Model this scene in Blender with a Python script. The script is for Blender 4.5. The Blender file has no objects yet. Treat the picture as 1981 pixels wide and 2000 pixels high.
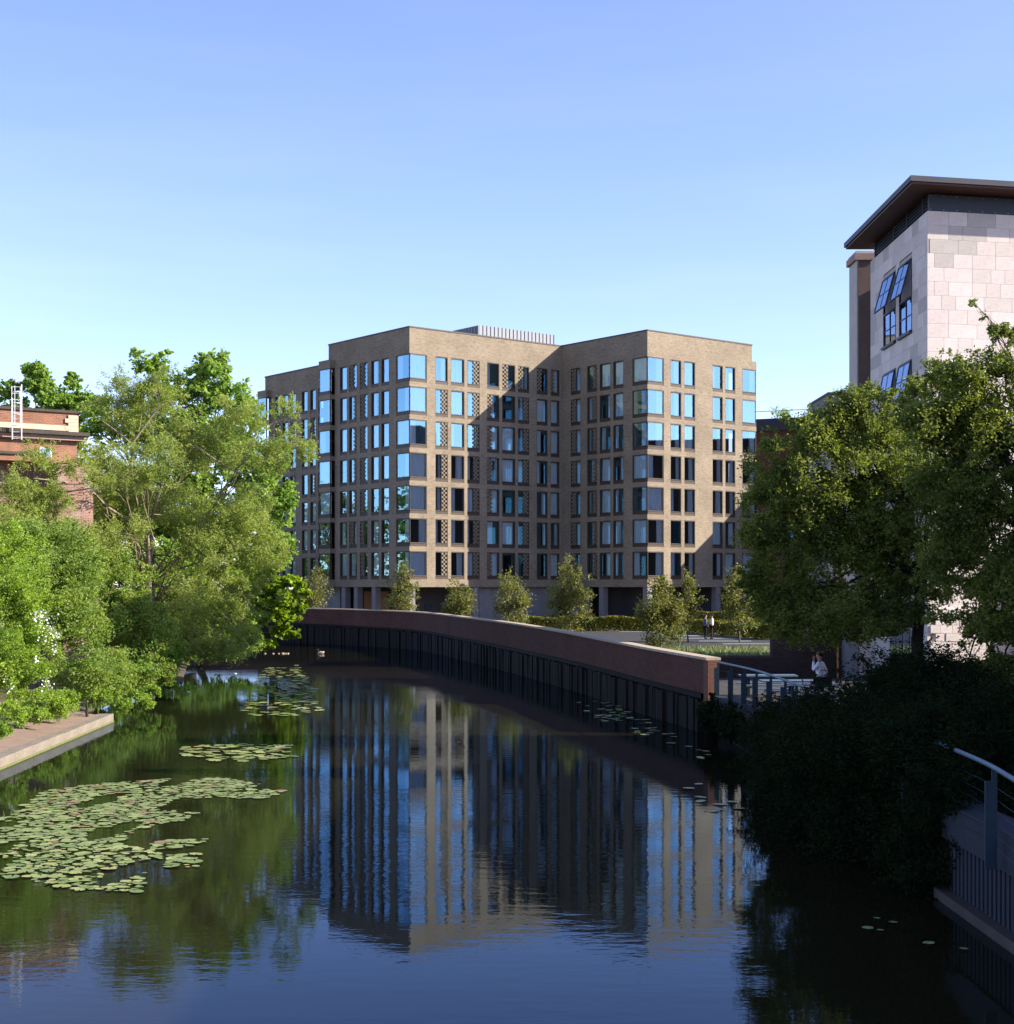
import bpy, bmesh, math, random
import numpy as np
from mathutils import Vector, Matrix
random.seed(7)
RNG = np.random.default_rng(7)
C = bpy.context.scene.collection
S = bpy.context.scene
R = math.radians

# ---------------------------------------------------------------- camera, sky, sun, exposure
F, CX, HY, CH = 3024.0, 990.5, 1147.0, 4.7        # focal length and horizon of the photograph in its own pixels, eye height above water
cam = bpy.data.objects.new('camera', bpy.data.cameras.new('camera')); C.objects.link(cam)
cam.location = (0, 0, CH); cam.rotation_euler = (R(90), 0, 0)
cam.data.sensor_fit = 'HORIZONTAL'; cam.data.sensor_width = 36
cam.data.lens = 36 * F / 1981; cam.data.shift_y = (HY - 1000) / 1981
cam.data.clip_start = .5; cam.data.clip_end = 6000
S.camera = cam
TRAVEL = Vector((-1.435, .19, -.745)).normalized()
SUN_EL = math.asin(-TRAVEL.z); SUN_AZ = math.atan2(-TRAVEL.x, -TRAVEL.y)
W = bpy.data.worlds.new('World'); S.world = W; W.use_nodes = True
nt = W.node_tree; bg = nt.nodes['Background']
sky = nt.nodes.new('ShaderNodeTexSky'); sky.sky_type = 'NISHITA'; sky.sun_disc = False
sky.sun_elevation = SUN_EL; sky.sun_rotation = SUN_AZ
sky.air_density = .74; sky.dust_density = .25; sky.ozone_density = 1.9; sky.altitude = 0
tint = nt.nodes.new('ShaderNodeMixRGB'); tint.blend_type = 'MULTIPLY'; tint.inputs[0].default_value = 1; tint.inputs[2].default_value = (1.17, 1.055, 1.2, 1)
nt.links.new(sky.outputs[0], tint.inputs[1]); wtc = nt.nodes.new('ShaderNodeTexCoord'); wmp = nt.nodes.new('ShaderNodeMapping'); wmp.inputs['Scale'].default_value = (1.2, 1.2, 9); wmp.inputs['Rotation'].default_value = (.12, .2, .3)
wno = nt.nodes.new('ShaderNodeTexNoise'); wno.inputs['Scale'].default_value = 2.2; wno.inputs['Detail'].default_value = 6; wno.inputs['Roughness'].default_value = .55
nt.links.new(wtc.outputs['Generated'], wmp.inputs[0]); nt.links.new(wmp.outputs[0], wno.inputs['Vector'])
wrp = nt.nodes.new('ShaderNodeValToRGB'); wrp.color_ramp.elements[0].position = .42; wrp.color_ramp.elements[0].color = (1, 1, 1, 1); wrp.color_ramp.elements[1].position = .78; wrp.color_ramp.elements[1].color = (1.16, 1.07, 1.02, 1)
wmu = nt.nodes.new('ShaderNodeMixRGB'); wmu.blend_type = 'MULTIPLY'; wmu.inputs[0].default_value = 1
nt.links.new(wno.outputs[0], wrp.inputs[0]); nt.links.new(tint.outputs[0], wmu.inputs[1]); nt.links.new(wrp.outputs[0], wmu.inputs[2]); nt.links.new(wmu.outputs[0], bg.inputs[0]); bg.inputs[1].default_value = .112
sl = bpy.data.lights.new('sun', 'SUN'); sl.energy = 4.6; sl.angle = R(.5); sl.color = (1, .93, .82)
so = bpy.data.objects.new('sun', sl); C.objects.link(so); so.rotation_euler = TRAVEL.to_track_quat('-Z', 'Y').to_euler()
S.view_settings.view_transform = 'Standard'; S.view_settings.look = 'None'
S.view_settings.exposure = 1.3; S.view_settings.gamma = 1; S.view_settings.use_curve_mapping = False

def P(x, y, D):
    "world point seen at photo pixel (x, y) at distance D"
    return Vector(((x - CX) / F * D, D, CH - (y - HY) / F * D))
def GX(x, D): return (x - CX) / F * D

# ---------------------------------------------------------------- mesh helpers
class MB:
    def __init__(s): s.v = []; s.f = []
    def box(s, x0, x1, y0, y1, z0, z1, M=None):
        b = len(s.v)
        p = [(x0,y0,z0),(x1,y0,z0),(x1,y1,z0),(x0,y1,z0),(x0,y0,z1),(x1,y0,z1),(x1,y1,z1),(x0,y1,z1)]
        if M is not None: p = [tuple(M @ Vector(q)) for q in p]
        s.v += p
        s.f += [tuple(b+i for i in q) for q in ((0,3,2,1),(4,5,6,7),(0,1,5,4),(1,2,6,5),(2,3,7,6),(3,0,4,7))]
        return s
    def prism(s, pts, z0, z1):
        b = len(s.v); n = len(pts)
        s.v += [(p[0], p[1], z0) for p in pts] + [(p[0], p[1], z1) for p in pts]
        s.f.append(tuple(b+i for i in reversed(range(n)))); s.f.append(tuple(b+n+i for i in range(n)))
        for i in range(n): j = (i+1) % n; s.f.append((b+i, b+j, b+n+j, b+n+i))
        return s
    def tube(s, pts, rad, n=6, cap=True):
        pts = [Vector(p) for p in pts]; m = len(pts)
        if not hasattr(rad, '__len__'): rad = [rad]*m
        b = len(s.v)
        for i, p in enumerate(pts):
            t = (pts[min(i+1, m-1)] - pts[max(i-1, 0)])
            t = t.normalized() if t.length > 1e-9 else Vector((0,0,1))
            ref = Vector((0,0,1)) if abs(t.z) < .9 else Vector((1,0,0))
            a = t.cross(ref).normalized(); c = t.cross(a)
            for k in range(n):
                th = 2*math.pi*k/n
                q = p + (a*math.cos(th) + c*math.sin(th))*rad[i]; s.v.append(tuple(q))
        for i in range(m-1):
            for k in range(n):
                k2 = (k+1) % n
                s.f.append((b+i*n+k, b+(i+1)*n+k, b+(i+1)*n+k2, b+i*n+k2))
        if cap:
            s.f.append(tuple(b+k for k in range(n))); s.f.append(tuple(b+(m-1)*n+k for k in reversed(range(n))))
        return s
    def ball(s, c, r, nu=10, nv=7):
        if not hasattr(r, '__len__'): r = (r, r, r)
        b = len(s.v)
        for j in range(1, nv):
            ph = math.pi*j/nv
            for i in range(nu):
                th = 2*math.pi*i/nu
                s.v.append((c[0]+r[0]*math.sin(ph)*math.cos(th), c[1]+r[1]*math.sin(ph)*math.sin(th), c[2]+r[2]*math.cos(ph)))
        t = len(s.v); s.v.append((c[0],c[1],c[2]+r[2])); s.v.append((c[0],c[1],c[2]-r[2]))
        for j in range(nv-2):
            for i in range(nu):
                i2 = (i+1) % nu; s.f.append((b+j*nu+i, b+(j+1)*nu+i, b+(j+1)*nu+i2, b+j*nu+i2))
        for i in range(nu):
            i2 = (i+1) % nu; s.f.append((t, b+i, b+i2)); s.f.append((t+1, b+(nv-2)*nu+i2, b+(nv-2)*nu+i))
        return s
    def mesh(s, name, mat, smooth=False):
        me = bpy.data.meshes.new(name); me.from_pydata(s.v, [], s.f); me.update()
        uv = me.uv_layers.new(name='UVMap')
        arr = np.zeros((len(me.loops), 2), np.float32)
        for p in me.polygons:
            n = p.normal
            if abs(n.z) > .7: t = Vector((1,0,0)); w = Vector((0,1,0))
            else: t = Vector((-n.y, n.x, 0)).normalized(); w = Vector((0,0,1))
            for li in p.loop_indices:
                co = me.vertices[me.loops[li].vertex_index].co
                arr[li] = (co.dot(t), co.dot(w))
            if smooth: p.use_smooth = True
        uv.data.foreach_set('uv', arr.ravel())
        if mat: me.materials.append(mat)
        return me
    def build(s, name, mat, parent=None, loc=(0,0,0), rotz=0, smooth=False):
        return link(name, s.mesh(name, mat, smooth), parent, loc, rotz)

def link(name, me, parent=None, loc=(0,0,0), rotz=0):
    o = bpy.data.objects.new(name, me); C.objects.link(o)
    o.location = loc; o.rotation_euler = (0, 0, rotz)
    if parent is not None: o.parent = parent
    return o
def tag(o, label=None, cat=None, group=None, kind=None):
    if label: o['label'] = label
    if cat: o['category'] = cat
    if group: o['group'] = group
    if kind: o['kind'] = kind
    return o
def thing(name, label, cat, loc=(0,0,0), rotz=0, group=None):
    return tag(link(name, None, None, loc, rotz), label, cat, group)
def copy_tree(o, parent=None):
    c = o.copy(); C.objects.link(c)
    if parent is not None: c.parent = parent
    for ch in list(o.children): copy_tree(ch, c)
    return c

# ---------------------------------------------------------------- materials
class NT:
    def __init__(s, name):
        s.m = bpy.data.materials.new(name); s.m.use_nodes = True; s.t = s.m.node_tree
        s.b = s.t.nodes['Principled BSDF']; s.out = s.t.nodes['Material Output']
    def n(s, typ, **kw):
        nd = s.t.nodes.new('ShaderNode' + typ)
        for k, v in kw.items():
            if k in nd.inputs: nd.inputs[k].default_value = v
            else: setattr(nd, k, v)
        return nd
    def l(s, a, b): s.t.links.new(a, b)
    def ramp(s, fac, stops):
        r = s.n('ValToRGB'); e = r.color_ramp.elements
        while len(e) < len(stops): e.new(.5)
        for q, (p, c) in zip(e, stops): q.position = p; q.color = (*c, 1)
        s.l(fac, r.inputs[0]); return r.outputs[0]
    def mix(s, fac, a, b, typ='MIX'):
        m = s.n('MixRGB', blend_type=typ)
        for i, q in enumerate((fac, a, b)):
            if hasattr(q, 'links'): s.l(q, m.inputs[i])
            elif i == 0: m.inputs[0].default_value = q
            else: m.inputs[i].default_value = (*q, 1)
        return m.outputs[0]
def rough_mat(name, c, rough=.8, var=.25, scale=3, metal=0, bump=.2, streak=False, spec=.3):
    t = NT(name); tc = t.n('TexCoord'); mp = t.n('Mapping')
    mp.inputs['Scale'].default_value = (1, 1, .25) if streak else (1, 1, 1)
    t.l(tc.outputs['Object'], mp.inputs[0])
    a = t.n('TexNoise', Scale=scale, Detail=8.0, Roughness=.65); t.l(mp.outputs[0], a.inputs['Vector'])
    b = t.n('TexNoise', Scale=scale*9, Detail=4.0); t.l(mp.outputs[0], b.inputs['Vector'])
    lo = tuple(x*(1-var) for x in c); hi = tuple(min(1, x*(1+var)) for x in c)
    col = t.ramp(a.outputs[0], [(.3, lo), (.7, hi)])
    col = t.mix(.35*var/.25, col, t.ramp(b.outputs[0], [(.3, tuple(x*.7 for x in c)), (.7, tuple(min(1, x*1.2) for x in c))]))
    t.l(col, t.b.inputs['Base Color']); t.b.inputs['Roughness'].default_value = rough; t.b.inputs['Metallic'].default_value = metal
    t.b.inputs['Specular IOR Level'].default_value = spec
    if bump:
        bp = t.n('Bump', Strength=bump, Distance=.02); t.l(b.outputs[0], bp.inputs['Height']); t.l(bp.outputs[0], t.b.inputs['Normal'])
    return t.m
def brick_mat(name, c1, c2, mortar, stain=.2, sc=1.0, msize=.012, patch=None):
    t = NT(name); uv = t.n('UVMap')
    br = t.n('TexBrick', offset=.5, squash=1.0)
    br.inputs['Scale'].default_value = 1; br.inputs['Brick Width'].default_value = .225*sc; br.inputs['Row Height'].default_value = .075*sc
    br.inputs['Mortar Size'].default_value = msize*sc; br.inputs['Mortar Smooth'].default_value = .1; br.inputs['Bias'].default_value = -.1
    br.inputs['Color1'].default_value = (*c1, 1); br.inputs['Color2'].default_value = (*c2, 1); br.inputs['Mortar'].default_value = (*mortar, 1)
    t.l(uv.outputs[0], br.inputs['Vector'])
    mp = t.n('Mapping'); mp.inputs['Scale'].default_value = (1.1, 3.6, 1); t.l(uv.outputs[0], mp.inputs[0])
    a = t.n('TexNoise', Scale=1.6, Detail=7.0, Roughness=.75); t.l(mp.outputs[0], a.inputs['Vector'])
    g = t.ramp(a.outputs[0], [(.3, (.52, .5, .48)), (.46, (.92, .92, .92)), (.6, (1, 1, 1)), (.74, (1.18, 1.14, 1.06))])
    col = t.mix(1, br.outputs[0], g, 'MULTIPLY')
    b = t.n('TexNoise', Scale=.35, Detail=5.0); t.l(uv.outputs[0], b.inputs['Vector'])
    st = t.ramp(b.outputs[0], [(.35, (1-stain*1.6,)*3), (.65, (1, 1, 1))])
    col = t.mix(1, col, st, 'MULTIPLY')
    if patch:
        mp2 = t.n('Mapping'); mp2.inputs['Scale'].default_value = (1.3, .45, 1); t.l(uv.outputs[0], mp2.inputs[0])
        c = t.n('TexNoise', Scale=1.3, Detail=6.0); t.l(mp2.outputs[0], c.inputs['Vector'])
        col = t.mix(t.ramp(c.outputs[0], [(.52, (0,0,0)), (.66, (1,1,1))]), col, patch)
    t.l(col, t.b.inputs['Base Color']); t.b.inputs['Roughness'].default_value = .9; t.b.inputs['Specular IOR Level'].default_value = .2
    bp = t.n('Bump', Strength=.5, Distance=.008); t.l(br.outputs[1], bp.inputs['Height']); bp.invert = True
    t.l(bp.outputs[0], t.b.inputs['Normal'])
    return t.m
def leaf_mat(name, c1, c2, c3=None, trans=.4, scale=.5, rough=.5, spec=.3):
    t = NT(name); geo = t.n('NewGeometry'); tc = t.n('TexCoord')
    a = t.n('TexNoise', Scale=scale, Detail=4.0, Roughness=.6); t.l(tc.outputs['Object'], a.inputs['Vector'])
    col = t.ramp(a.outputs[0], [(.36, c1), (.64, c2)])
    j = t.ramp(geo.outputs['Random Per Island'], [(0, (.62, .68, .6)), (.5, (1, 1, 1)), (.86, (1.15, 1.15, 1.0)), (1, (1.35, 1.3, 1.15))])
    col = t.mix(1, col, j, 'MULTIPLY')
    if c3:
        m = t.n('Math', operation='GREATER_THAN'); m.inputs[1].default_value = .93
        t.l(geo.outputs['Random Per Island'], m.inputs[0]); col = t.mix(m.outputs[0], col, c3)
    t.l(col, t.b.inputs['Base Color']); t.b.inputs['Roughness'].default_value = rough; t.b.inputs['Specular IOR Level'].default_value = spec
    tr = t.n('BsdfTranslucent'); tcol = t.mix(1, col, (1.35, 1.35, .55), 'MULTIPLY'); t.l(tcol, tr.inputs[0])
    mx = t.n('MixShader'); mx.inputs[0].default_value = trans
    t.l(t.b.outputs[0], mx.inputs[1]); t.l(tr.outputs[0], mx.inputs[2]); t.l(mx.outputs[0], t.out.inputs[0])
    return t.m

M = {}
M['buff'] = brick_mat('buff_brick', (.34, .268, .186), (.238, .186, .13), (.265, .218, .16), .14)
M['redbrick'] = brick_mat('red_brown_brick', (.15, .052, .035), (.10, .037, .027), (.09, .065, .055), .15)
M['orangebrick'] = brick_mat('orange_brick', (.38, .155, .09), (.28, .11, .065), (.42, .26, .18), .25, patch=(.22, .12, .075))
M['oldbrick'] = brick_mat('old_pink_brick', (.42, .2, .14), (.28, .12, .09), (.45, .36, .3), .3, patch=(.3, .26, .2))
M['darkbrick'] = brick_mat('dark_brick', (.07, .04, .032), (.045, .026, .022), (.06, .05, .045), .2)
M['pierbrick'] = brick_mat('pier_brick', (.22, .08, .045), (.17, .06, .036), (.17, .12, .1), .15)
M['coping'] = rough_mat('buff_coping_stone', (.46, .36, .25), .8, .25, 2.5)
M['timber'] = rough_mat('black_wet_timber', (.013, .011, .01), .75, .6, 1.6, streak=True, spec=.15)
M['timber2'] = rough_mat('grey_wet_timber', (.019, .015, .013), .8, .6, 1.6, streak=True, spec=.15)
M['bronze'] = rough_mat('bronze_frame', (.06, .04, .028), .5, .12, 2, bump=0)
M['capmetal'] = rough_mat('brown_roof_trim', (.06, .042, .035), .5, .15, 2, bump=0)
M['zinc'] = rough_mat('grey_cladding', (.17, .18, .2), .5, .1, 1, metal=.2, bump=0)
M['conc'] = rough_mat('grey_concrete', (.2, .19, .19), .85, .2, 1.2)
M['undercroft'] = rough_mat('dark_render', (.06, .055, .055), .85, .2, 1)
M['doorwood'] = rough_mat('orange_timber_door', (.42, .19, .08), .6, .15, 2, streak=True)
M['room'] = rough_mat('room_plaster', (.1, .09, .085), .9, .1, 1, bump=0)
M['curtain'] = rough_mat('white_curtain', (.8, .82, .86), .9, .06, 2, bump=0)
M['asphalt'] = rough_mat('asphalt', (.045, .045, .045), .9, .25, .8)
M['paving'] = rough_mat('dark_paving', (.06, .055, .052), .9, .25, 1)
M['paint'] = rough_mat('white_road_paint', (.7, .7, .68), .8, .12, 3)
M['earth'] = rough_mat('brown_earth', (.1, .075, .05), .95, .4, 1.4, bump=.6)
M['soil'] = rough_mat('quay_gravel_earth', (.24, .165, .115), .95, .45, 2.2, bump=.8)
M['kerb'] = rough_mat('weathered_concrete', (.22, .18, .135), .85, .5, 1.6, bump=.8)
M['moss'] = rough_mat('mossy_concrete', (.15, .15, .05), .9, .4, 3, bump=.5)
M['bark'] = rough_mat('grey_bark', (.17, .14, .1), .9, .35, 4, streak=True, bump=.6)
M['barkwarm'] = rough_mat('orange_grey_bark', (.26, .21, .14), .9, .35, 4, streak=True, bump=.6)
M['darkbark'] = rough_mat('dark_bark', (.035, .028, .022), .9, .35, 4, streak=True, bump=.6)
M['steel'] = rough_mat('blue_grey_steel', (.028, .05, .068), .5, .12, 3, metal=.3, bump=0)
M['rail'] = rough_mat('galvanised_rail', (.15, .21, .26), .45, .08, 3, metal=.4, bump=0)
M['pileconc'] = rough_mat('pale_pile_concrete', (.028, .032, .042), .85, .35, 1.6, streak=True)
M['darksteel'] = rough_mat('navy_steel', (.02, .028, .045), .45, .15, 2, bump=0)
M['fascia'] = rough_mat('grey_lead_fascia', (.04, .04, .052), .55, .2, 2, bump=0)
M['soffit'] = rough_mat('brown_timber_soffit', (.085, .038, .028), .6, .15, 2, streak=True)
M['white'] = rough_mat('white_paint', (.75, .75, .75), .6, .08, 3, bump=0)
M['stoneband'] = rough_mat('stained_stone', (.55, .44, .30), .9, .4, 1.6, bump=.4)
M['blackstone'] = rough_mat('black_stained_stone', (.07, .055, .045), .9, .4, 1.6, bump=.4)
M['brownstone'] = rough_mat('brown_stone', (.33, .22, .18), .9, .25, 1.6, bump=.3)
STONE = [rough_mat('stone_' + w, c, .9, .13, 1.2, bump=.3) for w, c in
         (('cream', (.65, .56, .50)), ('rose', (.63, .53, .475)), ('pale', (.68, .595, .54)), ('grey', (.47, .42, .37)), ('buff', (.60, .52, .455)))]
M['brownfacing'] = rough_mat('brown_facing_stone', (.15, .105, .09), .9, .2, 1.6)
M['mortar'] = rough_mat('mortar', (.46, .39, .35), .95, .1, 2)
M['skin'] = rough_mat('skin', (.42, .22, .15), .6, .08, 4, bump=0)
M['hair'] = rough_mat('dark_hair', (.02, .012, .008), .7, .2, 8, bump=0)
M['shirt'] = rough_mat('white_shirt', (.8, .8, .84), .8, .05, 4, bump=0)
M['blueshirt'] = rough_mat('slate_jacket', (.10, .12, .17), .85, .1, 4, bump=0)
M['trousers'] = rough_mat('black_trousers', (.012, .012, .015), .85, .1, 4, bump=0)
M['table'] = rough_mat('pale_pink_table', (.5, .42, .48), .5, .1, 2, bump=0)
M['feather'] = rough_mat('tan_feathers', (.55, .36, .24), .8, .2, 8, bump=0)
M['duckhead'] = rough_mat('dark_brown_feathers', (.08, .04, .025), .8, .2, 8, bump=0)
M['beak'] = rough_mat('orange_beak', (.6, .25, .05), .6, .1, 8, bump=0)
M['blossom'] = rough_mat('cream_blossom', (.72, .72, .6), .8, .05, 8, bump=0)
# glass: coated, reflects the sky, lets the room show
def glass_mat(name, tint, refl):
    g = NT(name); gl = g.n('BsdfGlossy'); gl.inputs['Color'].default_value = (*tint, 1); gl.inputs['Roughness'].default_value = .015
    tr = g.n('BsdfTransparent'); tr.inputs[0].default_value = (.97, 1, 1, 1)
    lw = g.n('LayerWeight', Blend=.35); ma = g.n('MapRange'); ma.inputs['To Min'].default_value = refl; ma.inputs['To Max'].default_value = 1
    g.l(lw.outputs['Fresnel'], ma.inputs[0])
    mx = g.n('MixShader'); g.l(ma.outputs[0], mx.inputs[0]); g.l(tr.outputs[0], mx.inputs[1]); g.l(gl.outputs[0], mx.inputs[2]); g.l(mx.outputs[0], g.out.inputs[0])
    return g.m
M['glass'] = glass_mat('window_glass', (.36, .68, .86), .31)
M['glass2'] = glass_mat('blue_window_glass', (.46, .58, .8), .45)
# water
w = NT('river_water')
tc = w.n('TexCoord'); mp = w.n('Mapping'); mp.inputs['Scale'].default_value = (.45, 1, 1); w.l(tc.outputs['Object'], mp.inputs[0])
n1 = w.n('TexNoise', Scale=3.4, Detail=3.0, Roughness=.55); w.l(mp.outputs[0], n1.inputs['Vector'])
n3 = w.n('TexNoise', Scale=11.0, Detail=2.0, Roughness=.5); w.l(tc.outputs['Object'], n3.inputs['Vector'])
n2 = w.n('TexNoise', Scale=.14, Detail=2.0); w.l(tc.outputs['Object'], n2.inputs['Vector'])
pw = w.ramp(n2.outputs[0], [(.38, (.22,)*3), (.6, (1,)*3)])
mm = w.n('Math', operation='MULTIPLY'); w.l(n1.outputs[0], mm.inputs[0]); w.l(pw, mm.inputs[1])
ad = w.n('Math', operation='MULTIPLY_ADD'); w.l(n3.outputs[0], ad.inputs[0]); ad.inputs[1].default_value = .09; w.l(mm.outputs[0], ad.inputs[2])
bp = w.n('Bump', Strength=.35, Distance=.0095); w.l(ad.outputs[0], bp.inputs['Height'])
df = w.n('BsdfDiffuse'); df.inputs[0].default_value = (.014, .0125, .005, 1)
gl = w.n('BsdfGlossy'); gl.inputs['Color'].default_value = (.55, .68, .86, 1); gl.inputs['Roughness'].default_value = .02; w.l(bp.outputs[0], gl.inputs['Normal'])
fr = w.n('Fresnel', IOR=1.27); w.l(bp.outputs[0], fr.inputs['Normal'])
mx = w.n('MixShader'); w.l(fr.outputs[0], mx.inputs[0]); w.l(df.outputs[0], mx.inputs[1]); w.l(gl.outputs[0], mx.inputs[2]); w.l(mx.outputs[0], w.out.inputs[0])
M['water'] = w.m

# ---------------------------------------------------------------- leaves
def catmull(pts, per):
    out = []; n = len(pts); A = [np.array(p, float) for p in pts]
    for i in range(n-1):
        p0, p1, p2, p3 = A[max(i-1,0)], A[i], A[i+1], A[min(i+2,n-1)]
        for k in range(per):
            t = k/per
            out.append(.5*((2*p1)+(-p0+p2)*t+(2*p0-5*p1+4*p2-p3)*t*t+(-p0+3*p1-3*p2+p3)*t**3))
    out.append(A[-1]); return out
def leaf_mesh(name, cen, size, mat, aspect=.5, droop=0.0, up=0.0):
    n = len(cen); cen = np.asarray(cen, np.float32)
    a = RNG.normal(size=(n, 3)); a[:, 2] = a[:, 2]*.6 - droop + up; a /= np.linalg.norm(a, axis=1)[:, None]
    b = np.cross(a, RNG.normal(size=(n, 3))); b /= np.linalg.norm(b, axis=1)[:, None] + 1e-9
    L = (size * RNG.uniform(.6, 1.35, n))[:, None]
    v = np.empty((n, 4, 3), np.float32)
    v[:, 0] = cen - a*L*.5; v[:, 1] = cen + b*L*aspect*.5; v[:, 2] = cen + a*L*.5; v[:, 3] = cen - b*L*aspect*.5
    me = bpy.data.meshes.new(name)
    me.vertices.add(4*n); me.vertices.foreach_set('co', v.ravel())
    me.loops.add(4*n); me.loops.foreach_set('vertex_index', np.arange(4*n, dtype=np.int32))
    me.polygons.add(n); me.polygons.foreach_set('loop_start', np.arange(0, 4*n, 4, dtype=np.int32))
    me.update(calc_edges=False); me.materials.append(mat)
    return me
def crown_points(lobes, n, clump=.22, shell=.45, flat=.6, zmin=None, gap=.32, spray=.3):
    "lobes: (centre, (rx, ry, rz)); clumps spread through each lobe, leaves round each clump and along shoots that break the outline"
    vol = np.array([(r[0]*r[1]*r[2])**(.72) for c, r in lobes]); vol /= vol.sum()
    pts = []; cl = []
    for (c, r), w_ in zip(lobes, vol):
        k = max(8, int(n*w_*1.35)); m = max(9, int(12/clump * (1 + (r[0]*r[2])**.5*.35)))
        d = RNG.normal(size=(m, 3)); d /= np.linalg.norm(d, axis=1)[:, None]; rad = RNG.uniform(0, 1, m)**shell
        cc = np.array(c) + d*rad[:, None]*np.array(r)*RNG.uniform(.8, 1.12, m)[:, None]
        rr = np.mean(r)*clump*RNG.uniform(.3, 1.35, m)
        wt = RNG.uniform(.3, 1.6, m)*rr**1.6; wt /= wt.sum()
        k1 = int(k*(1-spray)); idx = RNG.choice(m, k1, p=wt)
        off = RNG.normal(size=(k1, 3)); off *= (RNG.uniform(0, 1, k1)**.45/np.linalg.norm(off, axis=1))[:, None]
        off[:, 2] *= flat
        pts.append(cc[idx] + off*rr[idx][:, None]*1.35); cl.append(cc)
        # shoots
        ns = m*3; si = RNG.choice(m, ns); dr = d[si] + RNG.normal(size=(ns, 3))*.55; dr[:, 2] += .25; dr /= np.linalg.norm(dr, axis=1)[:, None]
        ln = np.mean(r)*RNG.uniform(.15, .5, ns); k2 = k-k1; q = RNG.choice(ns, k2); t = RNG.uniform(0, 1, k2)**.8
        sp = cc[si[q]] + dr[q]*(ln[q]*t)[:, None] + RNG.normal(size=(k2, 3))*(np.mean(r)*.045*(1.15-t))[:, None]
        pts.append(sp)
    pts = np.concatenate(pts)
    # natural gaps between sprays
    sz = float(np.mean([np.mean(r) for c, r in lobes])); g = np.zeros(len(pts))
    for f_, a_ in ((2.2, 1.), (4.5, .8), (9., .6)):
        kv = RNG.normal(size=(4, 3))*f_/sz; ph = RNG.uniform(0, 6.28, 4)
        for j in range(4): g += a_*np.sin(pts @ kv[j] + ph[j])
    th = np.quantile(g, gap*.8); pts = pts[g > th]
    if zmin is not None: pts = pts[pts[:, 2] > zmin]
    return pts, cl
def curve(a, b, sag=.15, n=5, jit=.06):
    a, b = Vector(a), Vector(b); L = (b-a).length; out = []
    for i in range(n+1):
        t = i/n; p = a.lerp(b, t); p.z += math.sin(math.pi*t)*L*sag*.5
        if 0 < i < n: p += Vector((random.uniform(-1,1), random.uniform(-1,1), random.uniform(-1,1)))*L*jit
        out.append(p)
    return out
def tree(name, label, cat, base, lobes, n, leaf, mat, bark, trunk_r=.2, fork=None, clump=.22, group=None, aspect=.5, droop=0., twigs=5, lo=2, limb=.42,
         extra_limbs=(), flat=.6, trunk_name='trunk', crown_name='crown', shell=.45, zmin=None):
    base = Vector(base); t = thing(name, label, cat, base, 0, group)
    rel = [(np.array(Vector(c) - base), r) for c, r in lobes]
    pts, cl = crown_points(rel, n, clump, shell, flat, zmin)
    mb = MB()
    fk = (Vector(fork) - base) if fork else Vector((0, 0, max(.5, float(np.mean([c[2] for c, r in rel]))*.55)))
    tp = curve((0,0,-.2), fk, 0, 5, .02); mb.tube(tp, [trunk_r*(1.25 - .5*i/5) for i in range(6)], 8)
    for (c, r), cc in zip(rel, cl):
        st = tp[random.randint(lo, 5)]; ln = curve(st, c, .12, 5, .05)
        r0 = trunk_r*limb*min(1, max(.25, float(np.mean(r))/1.3)); mb.tube(ln, [r0*(1-.14*i) for i in range(6)], 6)
        for q in cc[:twigs]:
            l2 = curve(ln[random.randint(3, 5)], q, .1, 3, .08); mb.tube(l2, [r0*.36, r0*.25, r0*.16, r0*.07], 4, False)
    for path, r0 in extra_limbs:
        pp = [Vector(q) - base for q in (catmull(path, 4) if len(path) > 2 else path)]; mb.tube(pp, [r0*.8*(1 - .7*i/(len(pp)-1)) for i in range(len(pp))], 6)
    mb.build(trunk_name, bark, t, smooth=True)
    link(crown_name, leaf_mesh(crown_name, pts, leaf, mat, aspect, droop), t)
    return t
def lob(x, y, rx, ry, D, dep=.8):
    k = D/F; return (P(x, y, D), (rx*k, max(.3, rx*k*dep), ry*k))

# ================================================================= THE SETTING
water = MB(); water.v = [(-2500,-300,0),(2500,-300,0),(2500,3000,0),(-2500,3000,0)]; water.f = [(0,1,2,3)]
tag(water.build('water', M['water']), kind='structure')
# line of the river wall (water line), from near to far
WALL = [(6.4,50.2),(5.17,57.5),(3.97,65.2),(2.4,74.4),(.25,85.6),(-2.6,99),(-6.3,114.6),(-10.8,122.5),(-16.4,128.5),(-24,133.5),(-34,138),(-50,143),(-80,150)]
WZ =   [(2.44,1.25),(2.48,1.28),(2.55,1.32),(2.65,1.34),(2.74,1.37),(2.8,1.43),(2.87,1.5),(2.93,1.6),(2.98,1.69),(3.0,1.7),(3.0,1.7),(3.0,1.7),(3.0,1.7)]
WP = catmull([(x, y, a, b) for (x, y), (a, b) in zip(WALL, WZ)], 12)
cum = [0]
for i in range(1, len(WP)): cum.append(cum[-1] + float(np.linalg.norm(WP[i][:2]-WP[i-1][:2])))
WLEN = cum[-1]
def wall_at(s):
    s = max(0, min(WLEN-1e-6, s)); i = int(np.searchsorted(cum, s, 'right'))-1
    t = (s-cum[i])/(cum[i+1]-cum[i]); p = WP[i]*(1-t)+WP[i+1]*t
    d = WP[i+1][:2]-WP[i][:2]; d = d/np.linalg.norm(d)
    nrm = np.array([d[1], -d[0]])           # towards the land (right of the way from near to far)
    return p, d, nrm
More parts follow.
